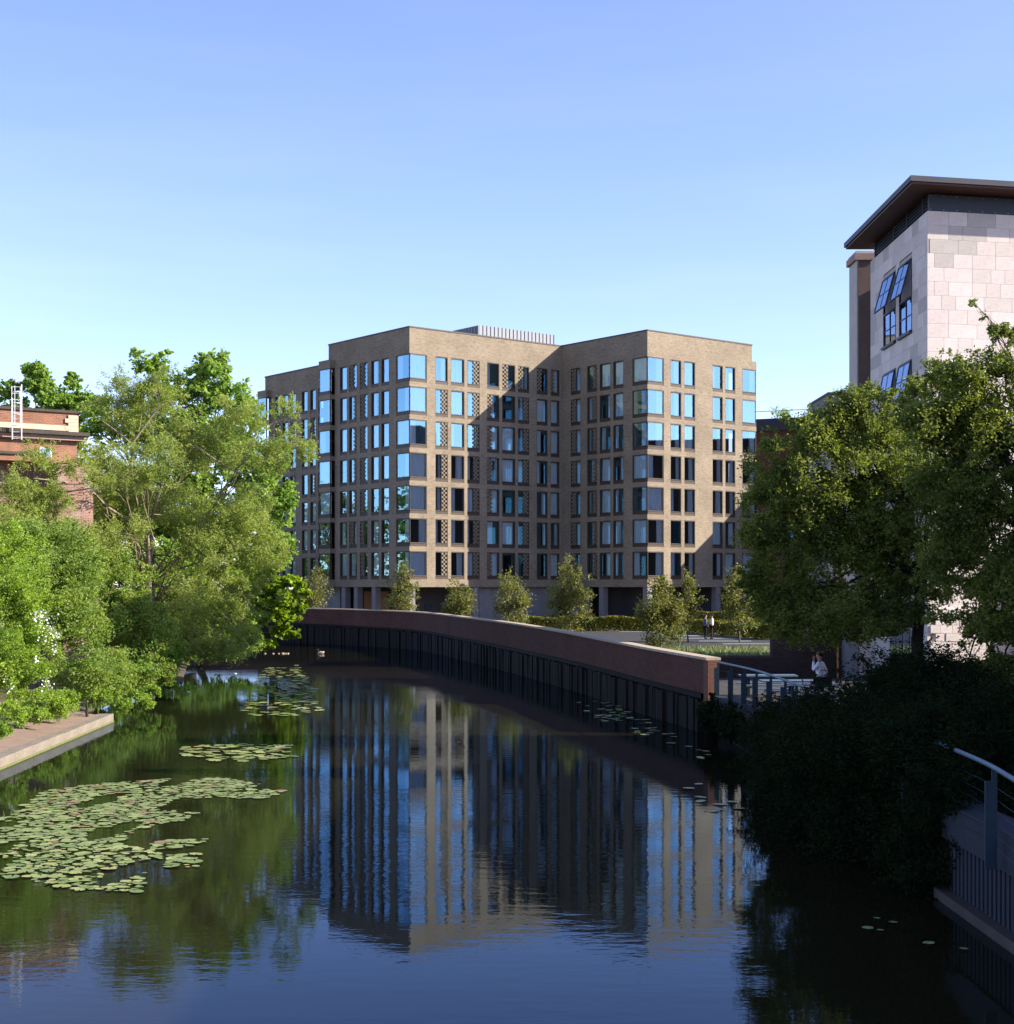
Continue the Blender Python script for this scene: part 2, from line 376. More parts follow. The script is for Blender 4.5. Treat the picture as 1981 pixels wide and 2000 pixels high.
# right-hand land: one sheet to the horizon
inner = [(wall_at(s)[0][:2] + wall_at(s)[2]*.15) for s in np.linspace(0, WLEN, 60)]
poly = [(7.0,-250),(2500,-250),(2500,3000),(-2500,3000),(-2500,170)] + [tuple(p) for p in inner[::-1]] + [(7.0, 49.9)]
g = MB(); g.v = [(x, y, 1.0) for x, y in poly]; g.f = [tuple(range(len(poly)))]
go = g.build('ground', M['earth']); tag(go, kind='structure')
bm = bmesh.new(); bm.from_mesh(go.data); bmesh.ops.triangulate(bm, faces=bm.faces); bm.normal_update()
for f in bm.faces:
    if f.normal.z < 0: f.normal_flip()
bm.to_mesh(go.data); bm.free()
# left bank, lofted from the shore inland
SH = [(-13.2,-250),(-13.2,20),(-13.2,39),(-13.9,53.9),(-15.6,54.6),(-15.9,60),(-16.2,66),(-16.4,72),(-15.9,76),(-17.5,84),(-20.3,99),(-24,108),(-32,116),(-50,122),(-90,130),(-2500,180)]
offs = [(0,-.4),(.02,.26),(1.5,.3),(5,.55),(12,1.2),(30,1.6),(100,1.8),(2400,2)]
lb = MB()
for i, (x, y) in enumerate(SH):
    for o, z in offs:
        if y > 54.2 and o < 1: z = z if z < 0 else .05
        oy = o*min(1, max(0, (60-y)/60))*-.1
        lb.v.append((x-o, y - o*(.35 if y > 80 else 0) + oy, z + (random.uniform(-.04,.04) if o > 1 else 0)))
no = len(offs)
for i in range(len(SH)-1):
    for k in range(no-1):
        lb.f.append((i*no+k, i*no+k+1, (i+1)*no+k+1, (i+1)*no+k))
tag(lb.build('left_bank', M['earth']), kind='structure')
m = MB(); m.v = [(-12.95,28,.288),(-13.95,53.3,.288),(-18.5,53.3,.9),(-19,28,.9)]; m.f = [(0,1,2,3)]
tag(m.build('gravel_path', M['soil']), kind='structure')

# ================================================================= BRICK APARTMENT BUILDING
ANG = math.atan2(.625, .78); BX, BY = -8.66, 137.45
bu = Vector((math.cos(ANG), math.sin(ANG))); av = Vector((-bu.y, bu.x))
def on_u(x, v0):        # local u where the photo column x meets the line v = v0
    k = (x-CX)/F; ox, oy = BX + av.x*v0, BY + av.y*v0
    return (k*oy-ox)/(bu.x-k*bu.y)
def on_v(x, u0):
    k = (x-CX)/F; ox, oy = BX + bu.x*u0, BY + bu.y*u0
    return (k*oy-ox)/(av.x-k*av.y)
ROOF, SOFF, T = 27.8, 4.72, .4
apt = thing('apartment_building', 'long seven storey buff brick apartment block with rows of recessed windows above the river wall', 'building', (BX, BY, 0), ANG)
UI = on_u(1097, 0); VR = -11.85; UE = on_u(1469, VR); VE = on_v(642, 0); VB = on_v(654, 0); VL = on_v(518, 0); VB2 = on_v(529, 0)
BAYU, BAYA = .62, .55
rows = [(CH+20.8-2.93*k-2.5, CH+20.8-2.93*k) for k in range(7)]       # (bottom, top) of each storey's openings
rowsL = [(CH+19.2-2.72*k-2.3, CH+19.2-2.72*k) for k in range(7)]
ROOFL = CH+21.3
wallm = MB()
def wall_u(v, u0, u1, rws, roof, ops, inn=1, topu1=None):
    y0, y1 = (v, v+T*inn) if inn > 0 else (v+T*inn, v)
    def bx(a, b, z0, z1):
        if b-a > .01: wallm.box(a, b, y0, y1, z0, z1)
    bx(u0, topu1 or u1, rws[0][1], roof)
    for k, (zb, zt) in enumerate(rws):
        a = u0
        for (p, q) in ops:
            bx(a, p, zb, zt); a = q
        bx(a, u1, zb, zt)
        bx(u0, u1, rws[k+1][1] if k+1 < len(rws) else SOFF, zb)
def wall_v(u, v0, v1, rws, roof, ops):
    def bx(a, b, z0, z1):
        if b-a > .01: wallm.box(u, u+T, a, b, z0, z1)
    bx(v0, v1, rws[0][1], roof)
    for k, (zb, zt) in enumerate(rws):
        a = v0
        for (p, q) in ops:
            bx(a, p, zb, zt); a = q
        bx(a, v1, zb, zt)
        bx(v0, v1, rws[k+1][1] if k+1 < len(rws) else SOFF, zb)
# openings read from the photograph's columns
opB1 = [(0, on_u(834, 0))] + [(on_u(a, 0), on_u(b, 0)) for a, b in ((850.6,874.8),(881,907.3),(913,937),(951.5,975.5),(981,1006.6),(1012,1034),(1048.7,1069.7),(1076,1093))]
opA1 = [(T, on_v(774, 0))] + [(on_v(a, 0), on_v(b, 0)) for a, b in ((760,745),(740,725),(718,703),(697,682),(678,664))]
opA2 = [(on_v(a, UI), on_v(b, UI)) for a, b in ((1263,1235.4),(1218,1198),(1192.7,1171.5),(1166.6,1147),(1134,1115))]
opA2[0] = (VR+T, opA2[0][1])
opB2 = [(UI, on_u(1297, VR))] + [(on_u(a, VR), on_u(b, VR)) for a, b in ((1310,1331),(1337,1358),(1392,1412),(1417,1436.5),(1450,1469))]
opB2[-1] = (opB2[-1][0], UE)
opL = [(on_v(a, 0), on_v(b, 0)) for a, b in ((632,621.5),(617,606),(601,589.5),(578,567),(563,552),(547.5,538))]
wall_u(0, 0, UI, rows, ROOF, opB1)
wall_v(0, T, VB, rows, ROOF, opA1)
wall_v(UI, VR+T, 0, rows, ROOF, opA2)
wall_u(VR, UI, UE, rows, ROOF, opB2)
VS = on_v(636, 0)
wall_v(0, VE+.02, VB2, rowsL, ROOFL, [o for o in opL if o[0] > VE])
# bays that step out at the far ends
wallm.box(0, T, VB, VE, rows[0][1], ROOF)
for k, (zb, zt) in enumerate(rows):
    nz = rows[k+1][1] if k < 6 else SOFF
    zt0 = zt+.9 if k == 0 else None
    wallm.box(-BAYA, T, VB, VE+.9, nz, zb)
    wallm.box(UE+.002, UE+BAYU, VR, VR+3, nz, zb)
wallm.box(-BAYA, -.002, VB, VE+.9, rows[0][1], rows[0][1]+.8); wallm.box(UE+.002, UE+BAYU, VR, VR+3, rows[0][1], rows[0][1]+.8)
wallm.box(0, T, VB2, VL, rowsL[0][1], ROOFL)
for k, (zb, zt) in enumerate(rowsL):
    nz = rowsL[k+1][1] if k < 6 else SOFF
    wallm.box(-BAYA, T, VB2, VL+.6, nz, zb)
wallm.box(-BAYA, -.002, VB2, VL+.6, rowsL[0][1], rowsL[0][1]+.7)
# end and back walls
wallm.box(UE-T, UE, VR+T+2.6, 12, SOFF, ROOF); wallm.box(UI+T, UE-T, 11.6, 12, SOFF, ROOF); wallm.box(UE-T, UE, VR+T, VR+T+2.6, rows[0][1], ROOF)
wallm.box(T, 14, VE-T, VE-.01, rowsL[0][1]+1, ROOF); wallm.box(T, 12, VL-T, VL, SOFF, ROOFL)
wallm.box(14, 14.4, 12.0, VL, SOFF, ROOFL)
wo = wallm.build('wall', M['buff'], apt)
# slabs, roof, room cores
fl = MB()
for k in range(8):
    z = SOFF if k == 0 else rows[7-k][1]+.08
    if k == 7: z = ROOF-1.2
    for (a, b, c, d) in ((T+.01, UI, T+.01, VE-.42), (UI+T+.01, UE-.42, VR+T+.01, 11.5)):
        fl.box(a, b, c, d, z+.003*k, z+.12)
for k in range(8):
    z = SOFF if k == 0 else (rowsL[7-k][1]+.06 if k < 7 else ROOFL-.8)
    fl.box(T+.01, 13.9, VE+.05, VL-.42, z+.003*k, z+.12)
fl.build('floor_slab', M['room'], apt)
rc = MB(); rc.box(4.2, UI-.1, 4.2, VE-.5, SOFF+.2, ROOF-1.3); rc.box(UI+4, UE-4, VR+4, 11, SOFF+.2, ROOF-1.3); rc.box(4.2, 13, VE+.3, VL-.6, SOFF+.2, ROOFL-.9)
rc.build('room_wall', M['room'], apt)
par = MB()
def cap(x0, x1, y0, y1, z): par.box(x0, x1, y0, y1, z, z+.12)
cap(-.05, UI, -.05, T+.03, ROOF); cap(-.05, T+.03, T+.031, VE+.05, ROOF); cap(UI-.05, UI+T+.03, VR-.05, -.051, ROOF); cap(UI+T+.031, UE+.05, VR-.05, VR+T+.03, ROOF); cap(UE-T-.03, UE+.05, VR+T+.031, 12, ROOF)
cap(-.05, T+.03, VE+.06, VL+.05, ROOFL)
par.build('parapet_cap', M['capmetal'], apt)
# windows
def frame_mesh(w_, h, rec, left=True, right=True):
    m = MB(); f = .055; d0 = rec+.05
    if left: m.box(0, f, .02, d0, 0, h)
    if right: m.box(w_-f, w_, .02, d0, 0, h)
    a, b = (f if left else 0), (w_-f if right else w_)
    m.box(a, b, .02, d0, h-f-.03, h); m.box(a, b, .03, d0, 0, .33); m.box(a, b, -.012, .03, .27, .33)
    m.box(a, b, rec-.03, rec+.06, .3, .36)
    for xx in ((a, a+.05), (b-.05, b)): m.box(xx[0]+(.001 if left else 0), xx[1], rec-.03, rec+.06, .36, h-f)
    return m.mesh('window', M['bronze'])
def pane_mesh(w_, h, rec):
    m = MB(); m.v = [(.04,rec,.32),(w_-.04,rec,.32),(w_-.04,rec,h-.05),(.04,rec,h-.05)]; m.f = [(0,1,2,3)]; return m.mesh('pane', M['glass'])
def curtain_mesh(seed):
    rr = random.Random(seed); m = MB(); n = 40; ph = rr.uniform(0, 6); fr = rr.uniform(9, 15)
    for i in range(n+1):
        x = i/n; y = .045*math.sin(x*fr*2*math.pi/2+ph) + .02*math.sin(x*31+ph)
        m.v += [(x, y, 0), (x + .01*math.sin(ph+i), y*.7, 1)]
    for i in range(n): m.f.append((2*i, 2*i+2, 2*i+3, 2*i+1))
    me = m.mesh('curtain', M['curtain'], True); return me
CURT = [curtain_mesh(i) for i in range(5)]
scr = MB()
for r_ in range(22):
    z = .1*r_
    for c_ in range(3):
        if (r_//2 + c_) % 2 == 0: scr.box(c_*.19, c_*.19+.18, -.05, .04, z+.004, z+.096)
    scr.box(0, .56, .045, .055, z+.07, z+.1)
SCREEN = scr.mesh('brick_screen', M['buff'])
FLOORS = 7
rw = random.Random(3)
def column(local, rot, w_, rws, rec=.16, left=True, right=True, screens=None, corner=False):
    "one column of windows; local = function of height -> position"
    h = rws[0][1]-rws[0][0]
    fm, pm = frame_mesh(w_, h, rec, left, right), pane_mesh(w_, h, rec)
    for k, (zb, zt) in enumerate(rws):
        o = link('window', fm, apt, (local[0], local[1], zb), rot)
        link('pane', pm, o)
        sc = screens[k] if screens else 0
        x0, x1 = .07, w_-.07
        if sc:
            s = link('brick_screen', SCREEN, o, ((.07 if sc < 0 else w_-.07-.42*w_), rec-.065, .36)); s.scale = (.42*w_/.56, 1, (h-.45)/2.2)
            if sc < 0: x0 += .42*w_
            else: x1 -= .42*w_
        q = rw.random(); wd = x1-x0
        spans = []
        if q < .38: spans = [(x0, x1)]
        elif q < .64: spans = [(x0, x0+wd*rw.uniform(.3, .6))]
        elif q < .92: spans = [(x1-wd*rw.uniform(.3, .55), x1)]
        if corner and q >= .3: spans = [(x1-wd*.4, x1)] if rw.random() < .6 else [(x0, x0+wd*.4)]
        for a, b in spans:
            cu = link('curtain', rw.choice(CURT), o, (a, rec+.12, .34)); cu.scale = (b-a, 1, h-.42)
sB = [None, [0,1,1,1,1,1,1], [0]*7, [1]*7, [0,-1,-1,-1,-1,0,-1], [-1,0,0,0,0,0,0], [-1,1,1,1,1,1,1], [-1,0,0,0,0,0,0], [-1,0,0,0,0,0,0]]
for i, (a, b) in enumerate(opB1): column((a if i else .07, 0), 0, b-(a if i else .07), rows, .07 if i == 0 else .16, i > 0, True, sB[i], i == 0)
sA = [None, [0]*7, [0]*7, [-1]*7, [-1,1,1,1,1,-1,0], [0]*7]
for i, (a, b) in enumerate(opA1): column((0, b), R(-90), b-(a if i else .1), rows, .07 if i == 0 else .16, True, i > 0, sA[i], i == 0)
for i, (a, b) in enumerate(opA2): column((UI, b), R(-90), b-(a if i else a-T+.1), rows, .07 if i == 0 else .16, True, i > 0, ([0]*7, [0]*7, [0]*7, [1]*7, [-1]*7)[i], i == 0)
for i, (a, b) in enumerate(opB2):
    e = i == len(opB2)-1
    column((a if i else UI+.07, VR), 0, b-(a if i else UI+.07)+(BAYU if e else 0), rows, .07 if i in (0, 5) else .16, i > 0, not e, None, i in (0, 5))
for i, (a, b) in enumerate([o for o in opL if o[0] > VE]): column((0, b), R(-90), b-a, rowsL, .16, True, True, [0,-1,0,1,0,0,0] if i % 2 else None)
column((-BAYA, VE+.9), R(-90), VE+.9-VB, rows, .07, False, True, None)
column((-BAYA, VL+.6), R(-90), VL+.6-VB2, rowsL, .07, False, True, None)
column((UE+BAYU, VR+.1), R(90), 2.8, rows, .07, False, True, None)
# ground floor: recessed wall, columns, doors
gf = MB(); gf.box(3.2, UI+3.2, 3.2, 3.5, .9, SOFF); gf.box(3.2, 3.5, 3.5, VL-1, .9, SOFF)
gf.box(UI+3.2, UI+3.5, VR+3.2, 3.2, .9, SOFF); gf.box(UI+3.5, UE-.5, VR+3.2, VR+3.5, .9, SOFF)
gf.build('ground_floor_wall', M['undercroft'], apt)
for q in ((on_u(936, .6), on_u(1097, .6)-.5, .6, .9), (UI+.6, UI+.9, on_v(1150, UI+.6), -.5), (.6, .9, on_v(664, .6), on_v(600, .6))):
    MB().box(*q, .9, SOFF).build('panel_wall', M['conc'], apt)
colm = MB().box(-.3, .3, -.3, .3, .9, SOFF).mesh('column', M['conc'])
for (x, y) in ((.4,.4),(on_u(926, .4),.4),(UI+.4, on_v(1179, UI+.4)),(UI+.4,VR+.4),(on_u(1405, VR),VR+.4),(UE-.4,VR+.4),(.4,on_v(676,.4)),(.4,on_v(700,.4)),(.4,on_v(735,.4)),(.4, VL-1)):
    link('column', colm, apt, (x, y, 0))
for a, b in ((728,712),(757,742)):
    v0, v1 = on_v(a, 3.1), on_v(b, 3.1)
    d = MB().box(3.06, 3.19, v0, v1, .95, 4.3).build('timber_door', M['doorwood'], apt)
    MB().box(2.98, 3.05, v0+.12, v0+.16, 1.8, 2.3).build('handle', M['rail'], d)
d = MB().box(on_u(830,3.2), on_u(843,3.2), 3.08, 3.19, .95, 3.2).build('service_door', M['darksteel'], apt)
# roof plant clad in standing seam panels
pc = P(936, 635, 153); pl = Vector((pc.x-BX, pc.y-BY)); pu, pv = pl.dot(bu), pl.dot(av); pz = pc.z
ue = on_u(1082, pv); ve = on_v(884, pu)
link_pl = MB().box(pu+.1, ue-.1, pv+.1, ve-.1, ROOF-1, pz-.1).build('plant_room', M['zinc'], apt)
npn = 20; wd = (ue-pu)/npn
pm = MB().box(.02, wd-.03, -.03, .07, ROOF-1.1, pz).box(wd-.03, wd+.015, -.1, .07, ROOF-1.1, pz+.02).mesh('cladding_panel', M['zinc'])
for i in range(npn): link('cladding_panel', pm, link_pl, (pu+i*wd, pv, 0))
nv = int((ve-pv)/wd)
for i in range(nv): link('cladding_panel', pm, link_pl, (pu, pv+(i+1)*wd, 0), R(-90))
# lower wing to the right, mostly behind the trees: its roof edge throws the slanting shadow
wing = thing('brick_wing', 'lower brown brick wing joining the right end of the apartment block behind the trees', 'building', (BX, BY, 0), ANG)
U3 = UE+BAYU+.15; Z3 = 14.1
MB().box(U3, U3+14, VR-12, VR+10, 1, Z3).build('wall', M['redbrick'], wing)
MB().box(U3-.06, U3+14.1, VR-12.1, VR+10, Z3, Z3+.15).build('parapet_cap', M['capmetal'], wing)
for k in range(3):
    for j in range(3):
        f = MB().box(U3-.05, U3-.003, VR-11+j*3, VR-9.4+j*3, 2.6+3.3*k, 4.9+3.3*k).build('window', M['bronze'], wing)
        MB().box(U3-.07, U3-.052, VR-10.9+j*3, VR-9.5+j*3, 2.7+3.3*k, 4.8+3.3*k).build('pane', M['glass'], f)

# ================================================================= RIVER WALL
rwall = thing('river_wall', 'long curved red brown brick parapet with pale coping above dark timber piles', 'wall', (6.4, 50.2, 0))
base = Vector((6.4, 50.2, 0))
body = MB(); NS = 150
ss = np.linspace(0, WLEN, NS)
ring = []
for s in ss:
    p, d, nn = wall_at(s)
    o, i = p[:2]-nn*.02, p[:2]+nn*.33
    ring.append([(o[0],o[1],p[3]),(o[0],o[1],p[2]-.09),(i[0],i[1],p[2]-.09),(i[0],i[1],p[3])])
for r_ in ring: body.v += [tuple(Vector(q)-base) for q in r_]
for k in range(NS-1):
    for j in range(4):
        j2 = (j+1) % 4; body.f.append((k*4+j, k*4+j2, (k+1)*4+j2, (k+1)*4+j))
body.f.append((0,3,2,1))
bo = body.build('brickwork', M['redbrick'], rwall)
# run the brick courses along the curve
uvl = bo.data.uv_layers[0]
cs = [float(s) for s in ss]
for p in bo.data.polygons:
    if len(p.vertices) == 4 and p.index < (NS-1)*4:
        for li in p.loop_indices:
            vi = bo.data.loops[li].vertex_index; uvl.data[li].uv = (cs[vi//4], bo.data.vertices[vi].co.z)
ledge = MB()
for k, s in enumerate(ss):
    p, d, nn = wall_at(s); o, i = p[:2]-nn*.12, p[:2]+nn*.3
    z0, z1 = p[3]-.16, p[3]-.005
    ledge.v += [tuple(Vector(q)-base) for q in ((o[0],o[1],z0),(o[0],o[1],z1),(i[0],i[1],z1),(i[0],i[1],z0))]
for k in range(NS-1):
    for j in range(4):
        j2 = (j+1) % 4; ledge.f.append((k*4+j, k*4+j2, (k+1)*4+j2, (k+1)*4+j))
ledge.build('timber_waling', M['timber2'], rwall)
# coping stones: one each
s = 0; cmesh = MB().box(-.475, .475, -.24, .24, -.085, .0).mesh('coping_stone', M['coping'])
cmesh2 = MB().box(-.98, .98, -.24, .24, -.085, .0).mesh('coping_stone', M['coping'])
while s < WLEN-1:
    L = .97 if s < 60 else 2.0
    p, d, nn = wall_at(s+L/2); q = p[:2]+nn*.155
    o = link('coping_stone', cmesh if L < 1 else cmesh2, rwall, (q[0]-base.x, q[1]-base.y, p[2]), math.atan2(d[1], d[0]))
    p2 = wall_at(s+L)[0]; p1 = wall_at(s)[0]; o.rotation_euler.y = -math.atan2(p2[2]-p1[2], L); s += L
# timber piles
pms = []
for j in range(8):
    wdt = random.uniform(.3, .5); dp = random.uniform(.1, .24); m = MB()
    m.box(-wdt/2, wdt/2, 0, .3, -1, 0); m.v = [(x, (y if y > .1 else -dp + random.uniform(-.03,.03)), z) for x, y, z in m.v]
    pms.append((wdt, m.mesh('timber_pile', M['timber'] if j % 3 else M['timber2'])))
s = .3; cnt = 0
while s < WLEN-.5 and cnt < 290:
    wdt, me = random.choice(pms); p, d, nn = wall_at(s+wdt/2)
    o = link('timber_pile', me, rwall, (p[0]-base.x, p[1]-base.y, p[3]-.16-random.uniform(0,.1)), math.atan2(d[1], d[0])+math.pi+random.uniform(-.08,.08)+0)
    o.rotation_euler.z = math.atan2(-nn[0], nn[1])+random.uniform(-.1,.1); o.scale = (1, 1, 2.2)
    s += wdt+random.uniform(.0, .06); cnt += 1
backing = MB()
for k, s in enumerate(ss):
    p, d, nn = wall_at(s); o = p[:2]+nn*.1; i = p[:2]+nn*.28
    backing.v += [tuple(Vector(q)-base) for q in ((o[0],o[1],-1),(o[0],o[1],p[3]-.17),(i[0],i[1],p[3]-.17),(i[0],i[1],-1))]
for k in range(NS-1):
    for j in range(4):
        j2 = (j+1) % 4; backing.f.append((k*4+j, k*4+j2, (k+1)*4+j2, (k+1)*4+j))
backing.f.append((0,3,2,1)); backing.build('pile_backing', M['timber'], rwall)
p, d, nn = wall_at(0); a_ = math.atan2(d[1], d[0])
MB().box(-.5, -.004, -.34, .03, p[3]-.3, p[2]-.09).build('end_pier', M['pierbrick'], rwall, (p[0]-base.x, p[1]-base.y, 0), a_)
MB().box(-.5, -.004, -.4, .09, 0, .085).build('coping_stone', M['coping'], rwall, (p[0]-base.x, p[1]-base.y, p[2]-.085), a_)

# ================================================================= CAR PARK
cp = [(1,72),(4.2,76),(1,96),(-3,114),(-7,124),(4,134),(14,129.5),(19,108),(22,92),(22,76),(12,72)]
m = MB(); m.v = [(x, y, 1.006) for x, y in ((6.6,84),(3.5,96),(-1.6,113),(-5,124),(-6,132),(14.4,127.5),(18.8,108),(22,90),(22,84))]; m.f = [tuple(range(9))[::-1]]
tag(m.build('car_park', M['asphalt']), kind='structure')
for i, (x0, x1, y) in enumerate(((1317,1380,1242),(1326,1440,1247),(1366,1468,1252.5),(1413,1510,1258),(1464,1515,1264),(1211,1262,1234))):
    D = 3.7*F/(y-HY); l_ = MB(); l_.box(GX(x0, D), GX(x1, D), D, D+.35 if i else D+.5, 1.008, 1.012)
    tag(l_.build('parking_line', M['paint']), kind='structure')
# hedges
LM = {}
LM['hedge'] = leaf_mat('hedge_leaf', (.10, .115, .016), (.22, .19, .02), trans=.3, scale=.8)
def hedge(label, a, b, w_, h, n):
    a, b = Vector((*a, 1)), Vector((*b, 1)); t = thing('clipped_hedge', label, 'hedge', a, 0, 'clipped hedges round the car park')
    d = (b-a); L = d.length; d.normalize(); nn = Vector((-d.y, d.x, 0))
    s = RNG.uniform(0, L, n); u = RNG.uniform(-1, 1, n); v = RNG.uniform(0, 1, n)**.7
    sh = RNG.integers(0, 3, n); u = np.where(sh == 0, np.sign(u)*RNG.uniform(.85, 1.05, n), u); v = np.where(sh == 1, RNG.uniform(.9, 1.06, n), v)
    pts = np.outer(s, d) + np.outer(u*w_/2, nn) + np.outer(v*h, (0,0,1)); pts[:, 2] += .08*np.sin(s*1.7)
    link('foliage', leaf_mesh('foliage', pts, .16, LM['hedge'], .6), t)
    mb = MB()
    for k in range(int(L/1.2)): mb.tube([d*(k*1.2+.4), d*(k*1.2+.4)+Vector((0,0,h*.8))], .03, 4)
    mb.build('stem', M['darkbark'], t)
hedge('clipped yellow green hedge along the back of the car park, left of the people', (.8, 130.6), (14.6, 130.6), 1.0, 1.15, 26000)
hedge('clipped hedge slanting behind the two standing people along the car park edge', (14.8, 128), (18.9, 108), .9, 1.0, 22000)
hedge('darker rear hedge between the slanting hedge and the apartment building', (14.8, 133), (22, 133), 1.0, 1.55, 14000)
# long grass behind the near end of the wall
LM['grass'] = leaf_mat('grass_blade', (.13, .17, .07), (.25, .27, .15), trans=.3)
n = 22000; gx = RNG.uniform(6.6, 15, n); gy = RNG.uniform(66, 86, n); k = gx > 5.0; pts = np.stack([gx, gy, 1.0+RNG.uniform(.02,.5, n)**1.0*.9], 1)[k]
tag(link('grass', leaf_mesh('grass', pts, .32, LM['grass'], .12, up=1.6)), 'tall pale grass growing between the river wall and the car park', 'grass', kind='stuff')

# ================================================================= YOUNG TREES BEHIND THE WALL
LM['birch'] = leaf_mat('young_tree_leaf', (.12, .14, .045), (.24, .23, .07), (.32, .28, .12), trans=.4, scale=1.2)
def young(label, x, top, D, w_, low=1.0, n=5200):
    b = Vector((GX(x, D), D, 1.0)); zt = CH-(top-HY)/F*D; H = zt-1.0; r = w_/2/F*D
    lobes = [((b.x+random.uniform(-.1,.1), D, 1+H*.36), (r*.85, r*.8, H*.27)), ((b.x+random.uniform(-.2,.2)*r, D, 1+H*.6), (r*.9, r*.85, H*.22)),
             ((b.x+random.uniform(-.2,.2)*r, D, 1+H*.82), (r*.5, r*.5, H*.17)), ((b.x-r*.4, D+.1, 1+H*.5), (r*.5, r*.5, H*.16)), ((b.x+r*.45, D-.1, 1+H*.55), (r*.5, r*.5, H*.18))]
    return tree('young_tree', label, 'tree', b, lobes, n, .15, LM['birch'], M['bark'], .05, (b.x, b.y, 1+H*.7), .3, 'young trees planted behind the river wall', .55, twigs=6, flat=1.1)
young('dim leafy young tree at the far left end of the river wall, in shade', 612, 1110, 133, 75)
young('bushy young tree in front of the orange doors at the building corner', 785, 1092, 122, 72)
young('small young tree left of the middle of the wall, in front of the dark undercroft', 893, 1125, 112, 66)
young('upright young tree at mid wall in front of the grey ground floor panels', 998, 1106, 104, 82)
young('tallest of the young trees, reaching the lowest windows at the inner corner', 1112, 1082, 97, 98, n=7500)
young('wide low young tree overlapping the car park, right beside the stone coping', 1292, 1122, 84, 105, n=8500)
young('young tree just left of the two standing people', 1345, 1112, 104, 62, n=4500)
young('young tree beside the right end of the building, half hidden by the big tree', 1445, 1105, 104, 85, n=6000)

# ================================================================= STONE BUILDING ON THE RIGHT
st = thing('stone_building', 'tall pale ashlar stone building with dark overhanging eaves and open steel windows', 'building', (16.3, 60, 0))
# own coordinates: x to the right, y away
TH = R(12); WT = CH+14.6
stuff = MB(); stuff.prism([(.06,.06),(15,.06+15*math.tan(TH)),(15,9.4),(.06,9.4)], .8, WT-.02)
stuff.build('wall', M['mortar'], st)
blk = {}
def block(parent, x, y, z, L, h, rot, mi, d=.06):
    key = (round(L, 2), round(h, 2), mi, d)
    if key not in blk: blk[key] = MB().box(0, key[0]-.012, 0, d, 0, key[1]-.012).mesh('stone_block', STONE[mi])
    return link('stone_block', blk[key], parent, (x, y, z), rot)
WIN = [(62.3, 64.3), (64.9, 67.0)]
WROWS = [(CH+10.35, CH+13.3), (CH+6.25, CH+9.2)]
rs = random.Random(11); hh = .545; nrow = int((WT-1)/hh)
rest = MB()
for r_ in range(nrow):
    z = WT-(r_+1)*hh
    x = -rs.choice((0, .3, .5)); Lf = 4.6
    while x < Lf:
        L = rs.choice((.6, .8, 1.0, 1.2)); x0 = max(0, x); x1 = min(x+L, 15)
        mi = rs.choices((0,1,2,3,4), ((6,4,4,.25,1.6) if r_ > 3 else (3,2,1,2.5,2)))[0]
        if x1-x0 > .1: block(st, x0*math.cos(TH), x0*math.sin(TH), z, x1-x0, hh, TH, mi)
        x += L
    # side face (towards the river)
    if z > CH+5.5:
        y = 9.4
        while y > .01:
            L = rs.choice((.8, 1.0, 1.2, 1.5)); y1 = y; y0 = max(0, y-L)
            segs = [(y0, y1)]
            for (a, b) in WIN:
                for (zb, zt) in WROWS:
                    if z < zt-.1 and z+hh > zb+.1:
                        ns = []
                        for (p, q) in segs:
                            a2, b2 = a-60, b-60
                            if q <= a2 or p >= b2: ns.append((p, q))
                            else:
                                if p < a2: ns.append((p, a2))
                                if q > b2: ns.append((b2, q))
                        segs = ns
            for (p, q) in segs:
                if q-p > .06: block(st, -.001, q, z, q-p, hh, R(-90), rs.choices((0,1,2,3,4), (3,2,1,3,3))[0])
            y = y0
    else: rest.box(0, .059, .01, 9.4, z, z+hh-.012)
ro = rest.build('lower_stone_course', STONE[4], st); ro['kind'] = 'stuff'
# rusticated lower blocks on the front
for r_ in range(9):
    x = .1+(r_ % 2)*.22
    while x < 4.1:
        L = rs.choice((.42, .5, .62)); dd = .06+rs.uniform(0, .035)
        o = block(st, x*math.cos(TH)+dd*math.sin(TH), x*math.sin(TH)-dd, 1.0+.32*r_, L, .315, TH, rs.choice((0,1,1,2,4)), .09)
        o.name = 'rusticated_block'; x += L
MB().box(1.2, 12, 9.41, 15.5, 1, WT-.5).build('rear_wing', STONE[3], st)  # hidden mass added to keep the sun off the pier behind
MB().box(4.05, 4.75, -.35, .8, .8, 5.2).build('corner_pier', M['brownstone'], st, (0,.6,0))
dr = MB().box(-.08, .055, 1.2, 5.6, 1.05, 4.1).build('glazed_doors', M['darksteel'], st)
for k in range(4): MB().box(-.1, -.082, 1.3+k*1.08, 2.22+k*1.08, 1.2, 4.0).build('pane', M['glass2'], dr)
